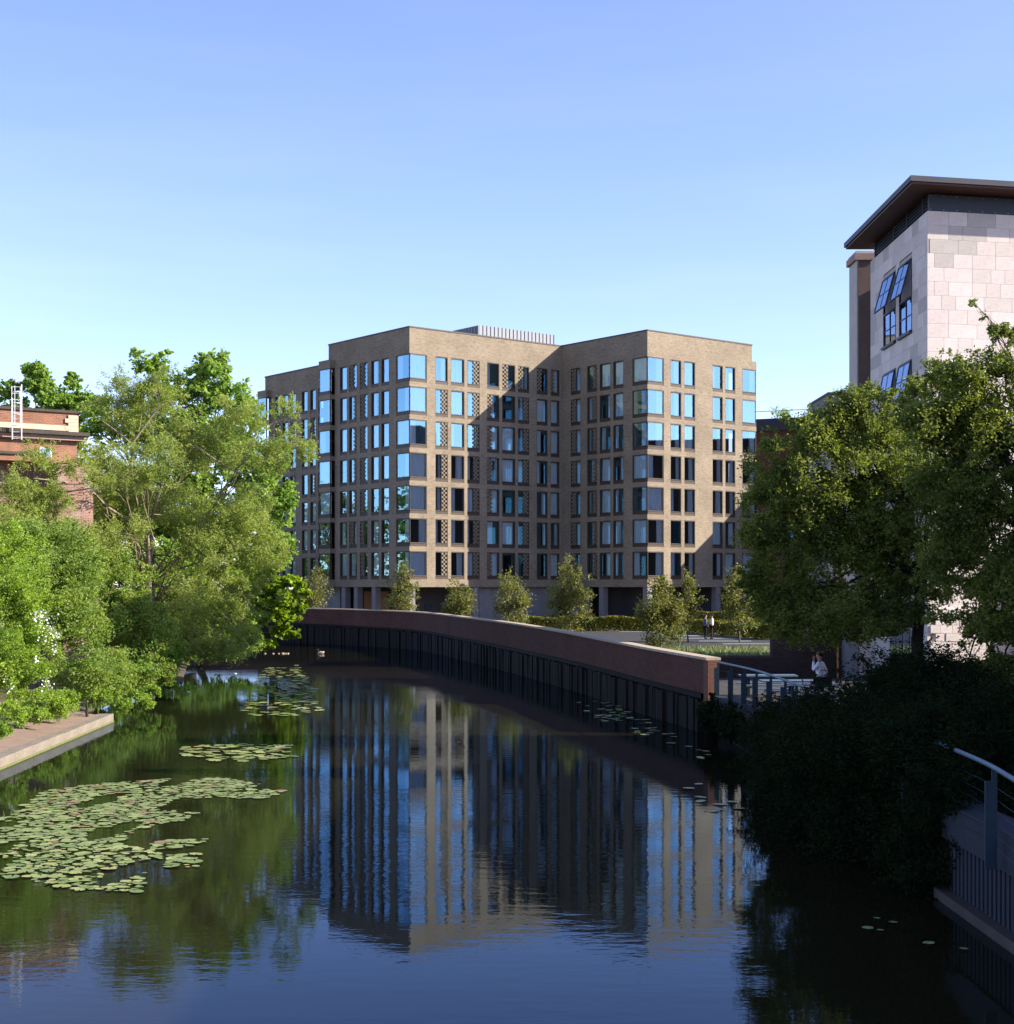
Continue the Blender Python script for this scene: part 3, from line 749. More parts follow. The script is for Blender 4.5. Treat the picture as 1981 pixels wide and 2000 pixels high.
# steel windows
def steel_window(y0, y1, zb, zt, opened):
    w_ = y1-y0; t = link('window', MB().box(0,.05,-.02,.12,0,zt-zb).box(w_-.05,w_,-.02,.12,0,zt-zb).box(.05,w_-.05,-.02,.12,0,.06).box(.05,w_-.05,-.02,.12,zt-zb-.06,zt-zb).box(.05,w_-.05,-.02,.12,(zt-zb)*.46,(zt-zb)*.46+.07).mesh('window', M['darksteel']), st, (.0, y1-60, zb), R(-90))
    H = zt-zb; h1 = H*.46
    MB().box(.05,w_-.05,.03,.045,.06,h1).build('pane', M['glass2'], t)
    MB().box(w_/2-.02,w_/2+.02,0,.1,.06,h1).box(.05,w_-.05,.01,.09,h1*.5-.02,h1*.5+.02).build('glazing_bar', M['darksteel'], t)
    MB().box(-.05, w_+.05, -.12, .1, -.1, -.003).build('sill', M['darksteel'], t)
    sh = MB(); hs = H-h1-.13; sh.box(0,.05,-.03,.03,-hs,0).box(w_-.15,w_-.1,-.03,.03,-hs,0).box(.05,w_-.15,-.03,.03,-.05,0).box(.05,w_-.15,-.03,.03,-hs,-hs+.05)
    sh.box((w_-.1)/2-.02,(w_-.1)/2+.02,-.02,.02,-hs+.05,-.05).box(.05,w_-.15,-.021,.021,-hs/2-.02,-hs/2+.02)
    so_ = sh.build('sash', M['darksteel'], t, (.05, -.04, H-.07)); so_.rotation_euler.x = -R(opened)
    # the sash pane belongs to the window too
    pn = MB().box(.06,w_-.16,-.008,.008,-hs+.04,-.04).build('sash_pane', M['glass2'], t, (.05, -.04, H-.07)); pn.rotation_euler.x = -R(opened)
for (a, b) in WIN:
    for i, (zb, zt) in enumerate(WROWS): steel_window(a, b, zb, zt, 15 if i == 0 else 10)
# louvre band, soffit, fascia, roof
lv = link('louvre_band', MB().prism([(.25,.3),(15,.3+15*math.tan(TH)),(15,9.2),(.25,9.2)], WT, CH+15.3).mesh('louvre_band', M['darksteel']), st)
lm = MB().box(0, 8.9, -.02, .1, 0, .04).mesh('louvre', M['darksteel'])
for k in range(5):
    o = link('louvre', lm, lv, (.12, 9.2, WT+.06+k*.13), R(-90)); o.rotation_euler.x = 0
pst = MB().box(0, .08, -.02, .1, 0, .7).mesh('louvre_post', M['fascia'])
for y in (1.0, 3.4, 5.6, 8.9): link('louvre_post', pst, lv, (.08, y, WT), R(-90))
MB().box(0, 15, 0, .12, 0, .66).build('front_panel', M['darksteel'], lv, (.1, .12, WT+.02), TH)
bt = MB().box(-.02,.02,-.02,0,-.02,.02).mesh('bolt', M['rail'])
for k in range(8):
    for z in (.08, .6): link('bolt', bt, lv, (.15+k*.55*math.cos(TH), .117+k*.55*math.sin(TH), WT+z), TH)
MB().prism([(-.93,-1.27),(15,-1.27+15.93*math.tan(TH)),(15,10.2),(-.93,10.2)], CH+15.32, CH+15.4).build('soffit', M['soffit'], st)
MB().prism([(-1.0,-1.35),(15,-1.35+16*math.tan(TH)),(15,10.3),(-1.0,10.3)], CH+15.41, CH+15.62).build('roof', M['fascia'], st)
# stone pier behind
pr = thing('stone_chimney_pier', 'narrow stone pier with a moulded cap standing behind the corner of the stone building', 'pier', (GX(1674, 71.5), 71.5, 0))
hz = CH+(HY-508)/F*71.5
MB().box(-.0, .9, 0, 1.6, 1, hz).build('shaft', STONE[3], pr)
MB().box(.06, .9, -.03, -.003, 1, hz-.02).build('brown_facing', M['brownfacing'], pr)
MB().box(-.12, 1.0, -.12, 1.7, hz, hz+.3).build('cap', M['brownstone'], pr)
MB().box(-.04, .9, -.04, 1.64, hz+.3, hz+.42).build('cap_top', STONE[3], pr)
# dark flat roofed building and the grey box beside it
db = thing('dark_roof_building', 'low brown brick building with a dark flat roof edge behind the trees', 'building', (GX(1472, 168), 168, 0), R(-25))
DZ = CH+18.2
MB().box(0, 22, 0, 12, 1, DZ-1.3).build('wall', M['redbrick'], db)
MB().box(-.25, 22.2, -.25, 12.2, DZ-1.3, DZ).build('roof_edge', M['darksteel'], db)
MB().tube([(0,-.2,DZ+.8),(22,-.2,DZ+.8)], .035, 5).tube([(0,-.2,DZ),(0,-.2,DZ+.8)], .03, 4).tube([(9,-.2,DZ),(9,-.2,DZ+.8)], .03, 4).build('roof_rail', M['rail'], db)
for k in range(2):
    for j in range(4):
        f = MB().box(1+j*3, 2.4+j*3, -.05, -.003, 7+3.6*k, 9.2+3.6*k).build('window', M['bronze'], db)
        MB().box(1.1+j*3, 2.3+j*3, -.07, -.052, 7.1+3.6*k, 9.1+3.6*k).build('pane', M['glass'], f)
gb = thing('grey_block', 'plain grey rendered block rising between the dark roof and the stone pier', 'building', (GX(1619, 88), 88, 0))
MB().box(0, 4, 0, 6, 1, CH+(HY-770)/F*88).build('wall', M['conc'], gb)
MB().box(-.06, 4.06, -.06, 6, CH+(HY-770)/F*88, CH+(HY-766)/F*88).build('parapet_cap', M['capmetal'], gb)
# buildings out of the picture on the right (the quayside one shades the right bank)
fo = thing('far_block', 'pale brick office block beyond the car park, off the right side of the picture', 'building', (92, 50, 0))  # unseen block, added to darken reflections in the lower windows
MB().box(0, 18, 0, 120, 1, 25.5).build('wall', M['redbrick'], fo); MB().box(0, 10, 10, 60, 25.5, 30).build('upper_wall', M['conc'], fo)
ob = thing('quayside_building', 'long brick quayside building beyond the right edge of the picture', 'building', (17.5, -20, 0))
MB().box(0, 16, 0, 66, 1, 10.5).build('wall', M['redbrick'], ob); MB().box(-.3, 16.3, -.3, 66.3, 10.5, 10.8).build('roof', M['fascia'], ob)

# dark brick yard wall, pale pillar, tables, railing
yw = thing('yard_wall', 'low dark brick wall behind the outdoor tables', 'wall', (GX(1384, 63), 63, 0))
MB().box(0, 2.6, 0, .35, .9, 1.83).build('low_brickwork', M['darkbrick'], yw); MB().box(2.602, 5.6, 0, .6, .9, 2.9).build('high_brickwork', M['darkbrick'], yw)
MB().box(-.03, 2.6, -.03, .38, 1.83, 1.92).build('coping', M['blackstone'], yw)
pp = thing('pale_pillar', 'pale blue grey rendered pillar beside the dark yard wall under the big tree', 'pillar', (GX(1650, 61.5), 61.5, 0))
MB().box(0, .55, 0, .5, .9, 3.6).build('shaft', M['zinc'], pp); MB().box(.6, 1.25, .1, .5, .9, 3.4).build('side_panel', STONE[3], pp); MB().tube([(-.25,.1,.9),(-.25,.1,3.2)], .04, 6).build('drainpipe', M['doorwood'], pp)
def picnic(label, x, y, D, L, mat):
    p = P(x, y, D); t = thing('picnic_table', label, 'table', (p.x, D, 1.0), 0, 'outdoor tables on the terrace')
    MB().box(-L/2, L/2, -.38, .38, .71, .76).build('tabletop', mat, t)
    for s_ in (-1, 1):
        MB().box(-L/2, L/2, s_*.65-.13, s_*.65+.13, .42, .46).build('bench_seat', mat, t)
        MB().box(s_*L*.36-.04, s_*L*.36+.04, -.7, .7, .36, .42).box(s_*L*.36-.04, s_*L*.36+.04, -.3, -.22, 0, .71).box(s_*L*.36-.04, s_*L*.36+.04, .22, .3, 0, .71).build('leg_frame', M['steel'], t)
picnic('blue grey picnic table furthest from the camera, by the dark wall', 1500, 1318, 52, 1.9, M['rail'])
picnic('picnic table in the middle of the terrace, just left of the man', 1545, 1328, 49, 1.9, M['rail'])
picnic('pale pink picnic table in front of the walking man', 1585, 1337, 47.3, 1.7, M['table'])
picnic('pale picnic table nearest the bush, half hidden by leaves', 1630, 1352, 43.5, 1.7, M['table'])
bench = thing('terrace_bench', 'long low plank bench seen between the leaves above the right hand railing', 'bench', (GX(1910, 29), 29, 1.0))
for j in range(3): MB().box(-1.0, 1.0, -.3+.2*j, -.14+.2*j, .95, 1.0).build('plank', M['brownstone'], bench)
for sx in (-.8, .8): MB().box(sx-.04, sx+.04, -.28, .25, 0, .95).build('leg', M['darksteel'], bench)
# terrace
m = MB(); m.box(7.05, 15.5, 12, 62.5, 1.002, 1.03)
tag(m.build('pavement', M['paving']), kind='structure')
# railing along the quay
rl = thing('quay_railing', 'steel railing with blue grey fin posts, wires and a curving handrail along the right bank', 'railing', (7, 50, 0))
RP = catmull([(6.75,49.6),(7.05,46.5),(7.2,43),(7.1,36.6),(6.8,30),(6.58,22),(6.25,18.5),(6.0,14)], 8)
ro_ = Vector((7,50,0))
def off(p, z): return (p[0]-ro_.x, p[1]-ro_.y, z)
MB().tube([off(p, 2.3) for p in RP], .035, 8).build('handrail', M['rail'], rl, smooth=True)
for k in range(6): 
    MB().tube([off(p, 1.25+.16*k) for p in RP], .003, 4).build('wire', M['darksteel'], rl)
pd = MB(); pd.box(-.11, .05, -.02, .02, .95, 2.12).box(-.02, .05, -.014, .014, 2.12, 2.27); pdm = pd.mesh('post', M['steel'])
acc = 0; last = RP[0]; link('post', pdm, rl, off(RP[0], 0)); link('post', pdm, rl, (6.47-7, 20.6-50, 0))
for p in RP[1:]:
    acc += float(np.linalg.norm(p-last)); last = p
    if acc > 1.55 and p[1] > 24: link('post', pdm, rl, off(p, 0)); acc = 0
MB().tube([(0,0,0)]*2, .01, 3)
dk = MB(); DKN = 30
for i in range(DKN):
    x, y = RP[i]; dk.v += [off((x-.12, y), z) for z in (.82, 1.22)] + [off((x+.5, y), z) for z in (1.22, .82)]
for i in range(DKN-1):
    for j in range(4):
        j2 = (j+1) % 4; dk.f.append((i*4+j, i*4+j2, (i+1)*4+j2, (i+1)*4+j))
dk.f.append((0,3,2,1)); dk.build('edge_beam', M['pileconc'], rl)
# quay wall in the corner
qw = thing('quay_wall', 'ribbed pale concrete and sheet pile quay wall at the right edge below the railing', 'wall', (6.7, 10, 0))
MB().box(-.1, .4, 0, 13.5, .92, 1.46).build('capping_beam', M['pileconc'], qw); MB().box(.1, .4, 0, 40, -1, 1.09).build('backing_wall', M['timber2'], qw)
rb = MB().box(-.07, .08, 0, .11, 0, .75).mesh('sheet_pile_rib', M['pileconc'])
for k in range(70): link('sheet_pile_rib', rb, qw, (.02, .05+k*.19, .16))
MB().box(-.22, .1, 0, 13.5, -1, .15).build('footing', M['blackstone'], qw)

# ================================================================= RED BRICK BUILDING ON THE LEFT
D0 = 72
rb_ = thing('old_brick_building', 'weathered orange brick building with stained stone bands and a roof ladder on the left bank', 'building', (GX(150, D0), D0, 0), R(35))
def zz(y): return CH-(y-HY)/F*D0
MB().box(-9, 0, 0, 8, zz(905), zz(808)).build('upper_wall', M['orangebrick'], rb_)
MB().box(-9, -.35, -.06, -.003, zz(843), zz(833)).build('stone_band', M['stoneband'], rb_)
q_ = MB()
for k in range(5): q_.box(-.42-(k % 2)*.15, .05, -.08, .3, zz(812+7*k)-.19, zz(812+7*k)).build('quoin', M['stoneband'], rb_); q_ = MB()
MB().box(-9.1, .45, -.5, 8, zz(853), zz(846)).build('cornice', M['blackstone'], rb_); MB().box(-9.1, .25, -.28, 8, zz(862), zz(853)-.003).build('lower_cornice', M['brownstone'], rb_)
MB().box(-9.1, .08, -.1, 8, zz(808), zz(803)).build('roof_edge', M['blackstone'], rb_)
MB().box(-9, -1.5, -.12, -.003, zz(893), zz(888)).build('string_course', M['blackstone'], rb_)
wn = MB().box(-1.75, -1.2, -.05, -.003, zz(896), zz(877)).build('window', M['white'], rb_)
MB().box(-1.69, -1.26, -.07, -.052, zz(895), zz(879)).build('pane', M['glass'], wn)
MB().box(-9, -.35, 1.2, 8, 0, zz(905)-.003).build('lower_wall', M['oldbrick'], rb_)
MB().box(-.95, .75, -.1, 1.19, 0, zz(908)).build('buttress', M['oldbrick'], rb_)
MB().box(-9, -5.5, .2, 1.19, 0, zz(912)).build('side_pier', M['oldbrick'], rb_)
# caged ladder
ld = thing('roof_ladder', 'white caged access ladder fixed to the front of the old brick building', 'ladder', (GX(42, 69.6), 69.6, 0))
m = MB(); m.tube([(.0,0,zz(868)),(.0,0,zz(764))], .026, 5).tube([(-.42,0,zz(868)),(-.42,0,zz(790))], .03, 5); m.build('stile', M['white'], ld)
rm = MB().tube([(-.42,0,0),(0,0,0)], .015, 4).mesh('rung', M['white'])
for k in range(9): link('rung', rm, ld, (0,0,zz(866)+k*.29))
hm = MB().tube([(-.42+.21*math.cos(a)+.21, -.3*abs(math.sin(a))-.0, 0) for a in np.linspace(math.pi, 0, 9)], .015, 4).mesh('cage_hoop', M['white'])
for k in range(5): link('cage_hoop', hm, ld, (0,0,zz(842)+k*.5))
for x in (-.4,-.21,-.02): MB().tube([(x,-.29 if x == -.21 else -.12,zz(842)),(x,-.29 if x == -.21 else -.12,zz(768))], .012, 4).build('cage_bar', M['white'], ld)

# ================================================================= LEFT BANK VEGETATION
LM['willow'] = leaf_mat('willow_leaf', (.24, .31, .08), (.35, .41, .115), (.40, .34, .15), trans=.5, scale=.5)
LM['syc'] = leaf_mat('sycamore_leaf', (.21, .33, .07), (.33, .44, .11), trans=.55, scale=.5)
LM['lime'] = leaf_mat('lime_leaf', (.20, .30, .02), (.30, .40, .03), trans=.48, scale=.6)
LM['bush'] = leaf_mat('bush_leaf', (.20, .31, .045), (.32, .43, .07), trans=.48, scale=.8)
LM['bushdark'] = leaf_mat('mid_bush_leaf', (.16, .25, .055), (.27, .35, .075), trans=.46, scale=.8)
LM['bushgold'] = leaf_mat('golden_bush_leaf', (.18, .29, .055), (.29, .37, .08), (.42, .28, .1), trans=.48, scale=.9)
LM['right'] = leaf_mat('right_tree_leaf', (.10, .135, .03), (.235, .27, .065), trans=.5, scale=.4)
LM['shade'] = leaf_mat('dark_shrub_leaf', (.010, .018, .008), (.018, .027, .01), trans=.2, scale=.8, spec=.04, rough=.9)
def c8(x, y, D): return P(x/2.99, 650+y/2.99, D)
D = 78
L = [lob(240,785,72,66,D), lob(310,770,60,52,D), lob(330,850,90,58,D), lob(215,900,65,42,D-2), lob(400,880,90,55,D), lob(455,815,60,45,D), lob(510,880,65,44,D-2), lob(578,850,44,30,D-2), lob(560,800,38,26,D-1), lob(600,880,26,30,D-2),
     lob(250,985,95,50,D), lob(380,1000,105,55,D), lob(475,1010,75,60,D-1), lob(420,1100,100,75,D-2), lob(505,1080,66,55,D-1), lob(395,1190,90,70,D-3), lob(480,1175,62,60,D-2), lob(130,905,60,26,68), lob(70,880,45,20,67), lob(180,935,50,26,70), lob(390,1255,70,36,D-4), lob(470,1240,50,30,D-3), lob(440,1275,60,18,D-4), lob(285,930,70,36,D-5), lob(235,1045,70,40,D-5), lob(300,880,50,30,D-5)]
lim = [([c8(870,1600,D-2), c8(872,1400,D-2), c8(865,1180,D-2)], 0.216), ([c8(800,1500,D), c8(820,1300,D-2), c8(785,1150,D-3), c8(900,1050,D-1), c8(960,1010,D-1)], 0.108),
       ([c8(865,1200,D-1), c8(800,1000,D-1), c8(775,850,D-3), c8(768,650,D-1)], 0.130), ([c8(768,650,D-1), c8(700,590,D-1), c8(550,480,D-1)], 0.079), ([c8(768,650,D-1), c8(850,540,D-1), c8(930,440,D-1), c8(1020,400,D-1)], 0.086), ([c8(768,650,D-1), c8(810,580,D-1), c8(830,450,D-1)], 0.065),
       ([c8(860,1180,D-1), c8(740,1090,D-1), c8(620,1010,D-2), c8(540,930,D-3), c8(420,880,D-6), c8(200,850,D-8)], 0.108), ([c8(870,1180,D-1), c8(950,880,D-1), c8(1060,740,D-1), c8(1140,660,D-1)], 0.101),
       ([c8(900,1060,D-3), c8(1100,1080,D+1), c8(1250,1130,D+1)], 0.03), ([c8(1140,660,D-1), c8(1400,820,D-1), c8(1550,760,D-1), c8(1800,700,D-1)], 0.072), ([c8(620,1010,D-2), c8(640,1110,D-2)], 0.036), ([c8(1000,1050,D-1), c8(1040,1140,D-1)], 0.036), ([c8(930,440,D-1), c8(900,330,D-1)], 0.036), ([c8(1550,760,D-1), c8(1640,720,D-1), c8(1750,600,D-1)], 0.036)]
tree('willow_tree', 'large grey green willow with pale bare limbs leaning over the river', 'tree', (P(290,1147,D).x, D, .8), L, 200000, .125, LM['willow'], M['barkwarm'], .26, P(289,1030,D), .2, None, .3, .26, limb=.22, twigs=7, extra_limbs=lim, flat=.9)
D = 97
L = [lob(300,712,38,22,D), lob(410,728,45,40,D), lob(440,790,60,60,D), lob(365,780,70,50,D), lob(300,830,90,50,D), lob(190,840,45,60,D), lob(400,880,90,70,D), lob(480,830,45,50,D), lob(330,960,110,70,D), lob(500,960,55,80,D), lob(540,1060,35,50,D), lob(200,950,60,50,D), lob(330,1090,120,70,D), lob(480,1120,70,50,D), lob(270,690,20,10,D), lob(395,700,18,12,D), lob(320,692,16,10,D), lob(430,705,14,16,D), lob(560,980,22,40,D), lob(430,1030,90,50,D), lob(240,1010,80,60,D), lob(470,900,50,50,D), lob(340,1190,110,60,D), lob(545,900,26,40,D)]
tree('sycamore_tree', 'tall bright green sycamore rising behind the willow', 'tree', (P(370,1147,D).x, D, 1.0), L, 115000, .22, LM['syc'], M['bark'], .35, P(370,1000,D), .22, None, .75, twigs=4)
D = 112
L = [lob(75,745,36,34,D), lob(20,762,26,18,D), lob(142,745,16,20,D), lob(120,790,60,30,D), lob(30,800,40,25,D), lob(180,800,40,30,D), lob(90,850,90,40,D), lob(60,722,18,12,D)]
tree('background_tree', 'loose light green tree standing behind the old brick building', 'tree', (P(90,1147,D).x, D, 1.0), L, 30000, .25, LM['syc'], M['bark'], .3, P(90,900,D), .25, None, .75)
D = 92
L = [lob(535,1175,42,32,D), lob(565,1135,26,12,D), lob(480,1215,50,28,D), lob(430,1245,50,28,D), lob(560,1205,24,24,D), lob(500,1140,40,30,D), lob(410,1200,50,40,D+1), lob(525,1110,28,16,D), lob(580,1165,14,20,D), lob(550,1232,20,14,D), lob(592,1188,12,8,D), lob(602,1158,9,6,D), lob(578,1238,10,8,D), lob(520,1258,22,10,D), lob(590,1140,12,6,D), lob(470,1262,26,10,D)]
tree('lime_green_tree', 'low lime green tree whose branches hang over the water in front of the river wall', 'tree', (P(400,1147,D).x-.6, D+1, .2), L, 30000, .24, LM['lime'], M['bark'], .2, P(430,1220,D), .24, None, .8, droop=.2)
def bush(name, label, lobes, n, leaf, mat, bark=None, **kw):
    c = Vector((np.mean([l[0][0] for l in lobes]), np.mean([l[0][1] for l in lobes]), .3))
    kw = dict(dict(clump=.3, aspect=.6, flat=.95, shell=.5), **kw)
    return tree(name, label, 'bush', c, lobes, n, leaf, mat, bark or M['bark'], .05, trunk_name='stem', crown_name='foliage', twigs=3, **kw)
b1 = bush('flowering_bush', 'bright green bush with white blossom at the left edge by the stone quay', [lob(10,1090,75,75,50), lob(40,1180,66,80,48), lob(60,1260,50,75,47), lob(10,1290,60,70,46), lob(60,1335,45,30,46), lob(0,1180,60,90,47)], 95000, .075, LM['bush'])
pts = []
for (x, y, rx, ry, k) in ((88,1212,12,8,60),(75,1200,6,5,30),(98,1232,7,6,30),(108,1262,4,8,30),(92,1335,6,8,36),(8,1320,6,6,30),(18,1345,6,5,30),(112,1240,3,4,16),(70,1290,4,5,14),(84,1248,5,5,18)):
    for q in range(k): pts.append(P(x+random.gauss(0, rx), y+random.gauss(0, ry), 45.6+random.uniform(-.4,.4)))
pts = np.array([tuple(p) for p in pts]) - np.array(b1.location)
link('blossom', leaf_mesh('blossom', pts, .06, M['blossom'], .9), b1)
bush('leafy_bush', 'tall mid green bush behind the flowering bush on the left bank', [lob(60,1060,80,40,58), lob(130,1105,75,70,57), lob(110,1200,66,90,55), lob(150,1290,60,75,54.5), lob(200,1330,60,45,56), lob(60,1130,60,60,56), lob(155,1200,50,70,56)], 95000, .09, LM['bushdark'])
bush('golden_bush', 'yellowish green bush with coppery tips in the middle of the left bank', [lob(215,1125,60,55,66), lob(235,1200,78,75,65), lob(280,1250,60,70,65), lob(235,1310,72,45,62), lob(200,1170,50,60,65), lob(290,1310,50,36,64), lob(250,1150,50,50,66)], 90000, .1, LM['bushgold'])
bush('waterside_shrub', 'rounded green shrub at the waterline below the willow', [lob(320,1280,44,40,71), lob(350,1268,26,34,74), lob(300,1325,46,24,68), lob(245,1348,44,16,64), lob(200,1365,40,14,60)], 36000, .1, LM['bush'])
bush('backing_shrub', 'dark shrub filling the gap under the willow', [lob(300,1170,70,70,80), lob(360,1220,50,50,82), lob(330,1130,70,60,84), lob(400,1255,40,26,86), lob(180,1070,60,40,76), lob(215,1010,60,60,80), lob(420,1266,66,18,89), lob(480,1262,40,12,91), lob(370,1280,40,16,84), lob(250,1080,60,50,80), lob(360,1160,40,60,84)], 40000, .14, LM['bushdark'])
bush('low_nettles', 'bright low leafy plants spilling onto the stone quay', [lob(70,1378,62,22,49), lob(120,1368,44,20,51), lob(20,1398,30,26,44), lob(180,1358,34,16,55), lob(5,1425,16,14,42), lob(60,1395,40,12,47), lob(215,1352,26,12,58), lob(235,1376,24,12,54.5), lob(265,1364,26,14,57.5), lob(292,1352,22,14,61), lob(285,1374,20,9,56)], 36000, .08, LM['bush'], M['darkbark'])
bush('upper_bank_bush', 'pale green bush against the foot of the old brick building', [lob(30,990,60,36,66), lob(90,1030,80,34,66), lob(10,1040,80,40,64), lob(160,1060,60,30,68), lob(35,950,45,30,65), lob(105,975,40,36,66), lob(60,905,30,16,66)], 36000, .1, LM['willow'], aspect=.4)
# unseen tree row, added so the lower panes reflect dark foliage
lab_ = ['round green bank tree of medium height, second from the near end of the row', 'green bank tree between the medium tree and the lower one', 'lower green bank tree in the middle of the row', 'tallest but one green bank tree towards the far end of the row', 'tallest green bank tree at the far end of the row', 'shortest green bank tree at the near end of the row']
for k, (x, y, h) in enumerate(((-62,142,16),(-66,152,18),(-63,162,17),(-68,172,19),(-72,185,18),(-60,133,15))):
    L = [((x+random.uniform(-1,1), y+random.uniform(-1,1), h*.6), (5,5.5,h*.36)), ((x, y+2, h*.8), (3.5,4,h*.2)), ((x, y, h*.35), (4.5,5,h*.2))]
    tree('far_bank_tree', lab_[k], 'tree', (x, y, 1), L, 9000, .5, LM['right'], M['bark'], .3, None, .25, 'trees further along the left bank', .8, twigs=3)
# quay kerb
qk = thing('stone_quay', 'low pale concrete quay edge with a mossy waterline on the left bank', 'quay', (-13.2, 39, 0))
a = Vector((-12.75, 34, 0)); b = Vector((-13.72, 54, 0)); d = (b-a); L_ = d.length; ang = math.atan2(d.y, d.x)
for k in range(11):
    ln = L_/11; m = MB(); m.box(.006, ln-.006, 0, .55, .02, .29+random.uniform(-.008,.008))
    q = a+d.normalized()*ln*k - Vector((-13.2, 39, 0))
    o = m.build('kerb_block', M['kerb'], qk, q, ang); bv = o.modifiers.new('b', 'BEVEL'); bv.width = .02; bv.segments = 2
MB().box(0, L_, -.012, .4, -.4, .06).build('mossy_base', M['moss'], qk, a-Vector((-13.2,39,0)), ang)
MB().box(-.0, .5, .56, 3.2, -.3, .26).build('end_block', M['kerb'], qk, b-d.normalized()*.5-Vector((-13.2,39,0)), ang)

# ================================================================= RIGHT BANK VEGETATION
D = 45
L = [lob(1520,905,72,55,D), lob(1590,850,80,52,D), lob(1690,840,90,65,D), lob(1530,1000,95,62,D), lob(1490,960,40,40,D), lob(1640,940,120,85,D), lob(1500,1085,72,52,D), lob(1620,1070,120,85,D), lob(1740,1030,120,100,D), lob(1550,1165,85,50,D), lob(1690,1160,110,60,D), lob(1780,920,110,100,D), lob(1470,1130,34,40,D), lob(1620,1225,95,32,D), lob(1790,800,70,60,D+1), lob(1545,1225,50,36,D), lob(1500,1180,40,40,D), lob(1760,1120,90,60,D+1), lob(1475,1040,36,40,D), lob(1660,790,50,26,D), lob(1780,755,30,26,D+1), lob(1840,840,60,60,D+1), lob(1840,930,60,70,D+1), lob(1850,1010,50,50,D+1), lob(1700,780,60,30,D), lob(1840,760,40,40,D+1), lob(1850,725,44,40,D), lob(1660,1215,80,30,D-1), lob(1720,1225,50,22,D-2), lob(1855,1070,56,60,D-3), lob(1830,1145,50,40,D-3), lob(1760,1190,60,36,D-1)]
tree('broadleaf_tree', 'spreading dark tree left of the stone building with its trunk showing against the lit stone', 'tree', (P(1797,1147,D).x, D, 1.0), L, 230000, .095, LM['right'], M['darkbark'], .17, P(1792,1040,D), .3, 'big trees on the right bank', .5, lo=4,
     extra_limbs=[([P(1795,1210,D), P(1720,1200,D-1), P(1650,1215,D-1)], .07)], twigs=5, flat=.8, shell=.55)
D = 37
L = [lob(1890,765,62,70,D), lob(1960,700,50,60,D), lob(1945,650,22,26,D), lob(1925,612,8,14,D), lob(1903,592,6,8,D), lob(1975,655,26,30,D), lob(1830,845,90,60,D), lob(1950,850,110,100,D), lob(1890,960,110,100,D), lob(2000,1020,120,130,D), lob(1890,1080,60,60,D), lob(1990,1180,90,100,D), lob(1920,1225,60,40,D), lob(1965,1330,84,66,D), lob(2060,900,100,200,D), lob(1790,810,50,30,D), lob(1905,1165,50,34,D), lob(1880,1330,70,36,D), lob(1960,1120,60,70,D), lob(1860,740,26,30,D), lob(1930,1400,60,30,D), lob(1860,1030,60,40,D), lob(1840,1110,50,40,D), lob(1860,900,60,80,D), lob(1850,1200,40,24,D)]
tree('broadleaf_tree', 'taller dark tree at the right edge that rises in front of the stone building', 'tree', (P(2080,1147,D).x, D, 1.0), L, 210000, .085, LM['right'], M['darkbark'], .22, P(2070,1000,D), .3, 'big trees on the right bank', .5, twigs=5, flat=.8, shell=.55)
L = [(P(1540,1455,37), (.95,2.6,.95)), (P(1570,1445,36), (1.1,2,.9)), (P(1650,1450,35), (1.2,2,.85)), (P(1730,1400,33), (1.3,2,1.1)), (P(1820,1400,31), (1.1,2,1.2)), (P(1550,1530,33), (.95,2.4,1.1)), (P(1620,1520,31), (1.2,2,1.1)), (P(1720,1530,28), (1.1,2,1.0)),
     (P(1800,1520,26.5), (.9,1.6,1.1)), (P(1640,1630,27.5), (.9,1.8,.8)), (P(1740,1650,25.5), (.9,1.5,.8)), (P(1830,1620,23.6), (.55,1.2,.9)), (P(1515,1425,40), (.6,2,.7)), (P(1760,1350,36), (.95,2.0,.55)), (P(1560,1600,30), (.7,1.5,.6)), (P(1810,1720,23.5), (.4,.7,.5)), (P(1870,1360,31), (1.0,1.8,.8)),
     (P(1560,1405,40), (1.1,2,.35)), (P(1780,1450,24.5), (.8,1.2,.7)), (P(1830,1480,22.8), (.4,.7,.6)), (P(1640,1440,28), (.9,2,.7)), (P(1700,1460,26), (.8,1.4,.7)), (P(1790,1340,33), (1.4,2,.7)), (Vector((6.9,34.0,1.5)), (.6,1.5,.45)), (Vector((6.8,31,2.0)), (.75,1.8,.75)), (Vector((6.65,28,2.0)), (.75,1.7,.75)), (Vector((6.5,25,2.0)), (.7,1.5,.75)), (Vector((6.5,23,1.9)), (.45,.7,.65))]
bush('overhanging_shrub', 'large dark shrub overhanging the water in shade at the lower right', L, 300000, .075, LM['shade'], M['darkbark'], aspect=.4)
ivy = MB()
bush('terrace_shrub', 'black leafy shrub growing behind the near handrail at the right edge', [(P(1950,1450,27),(1.3,1.6,.9)),(P(1905,1425,29.5),(1.1,1.5,.8)),(P(2010,1530,23.5),(.8,1.4,.7)),(P(1960,1500,24.5),(.7,1.2,.6))], 60000, .075, LM['shade'], M['darkbark'], aspect=.4)  # shrub added to blacken the pale terrace, standing for deep shade
iv = thing('ivy', 'dark ivy hanging under the near end of the river wall', 'plant', (6.3, 48, .6))
pts, _ = crown_points([((0,0,.2),(.2,1.6,.5)), ((.3,-3,.1),(.3,2.0,.5))], 9000, .3, .6)
link('foliage', leaf_mesh('foliage', pts, .1, LM['shade'], .8), iv)
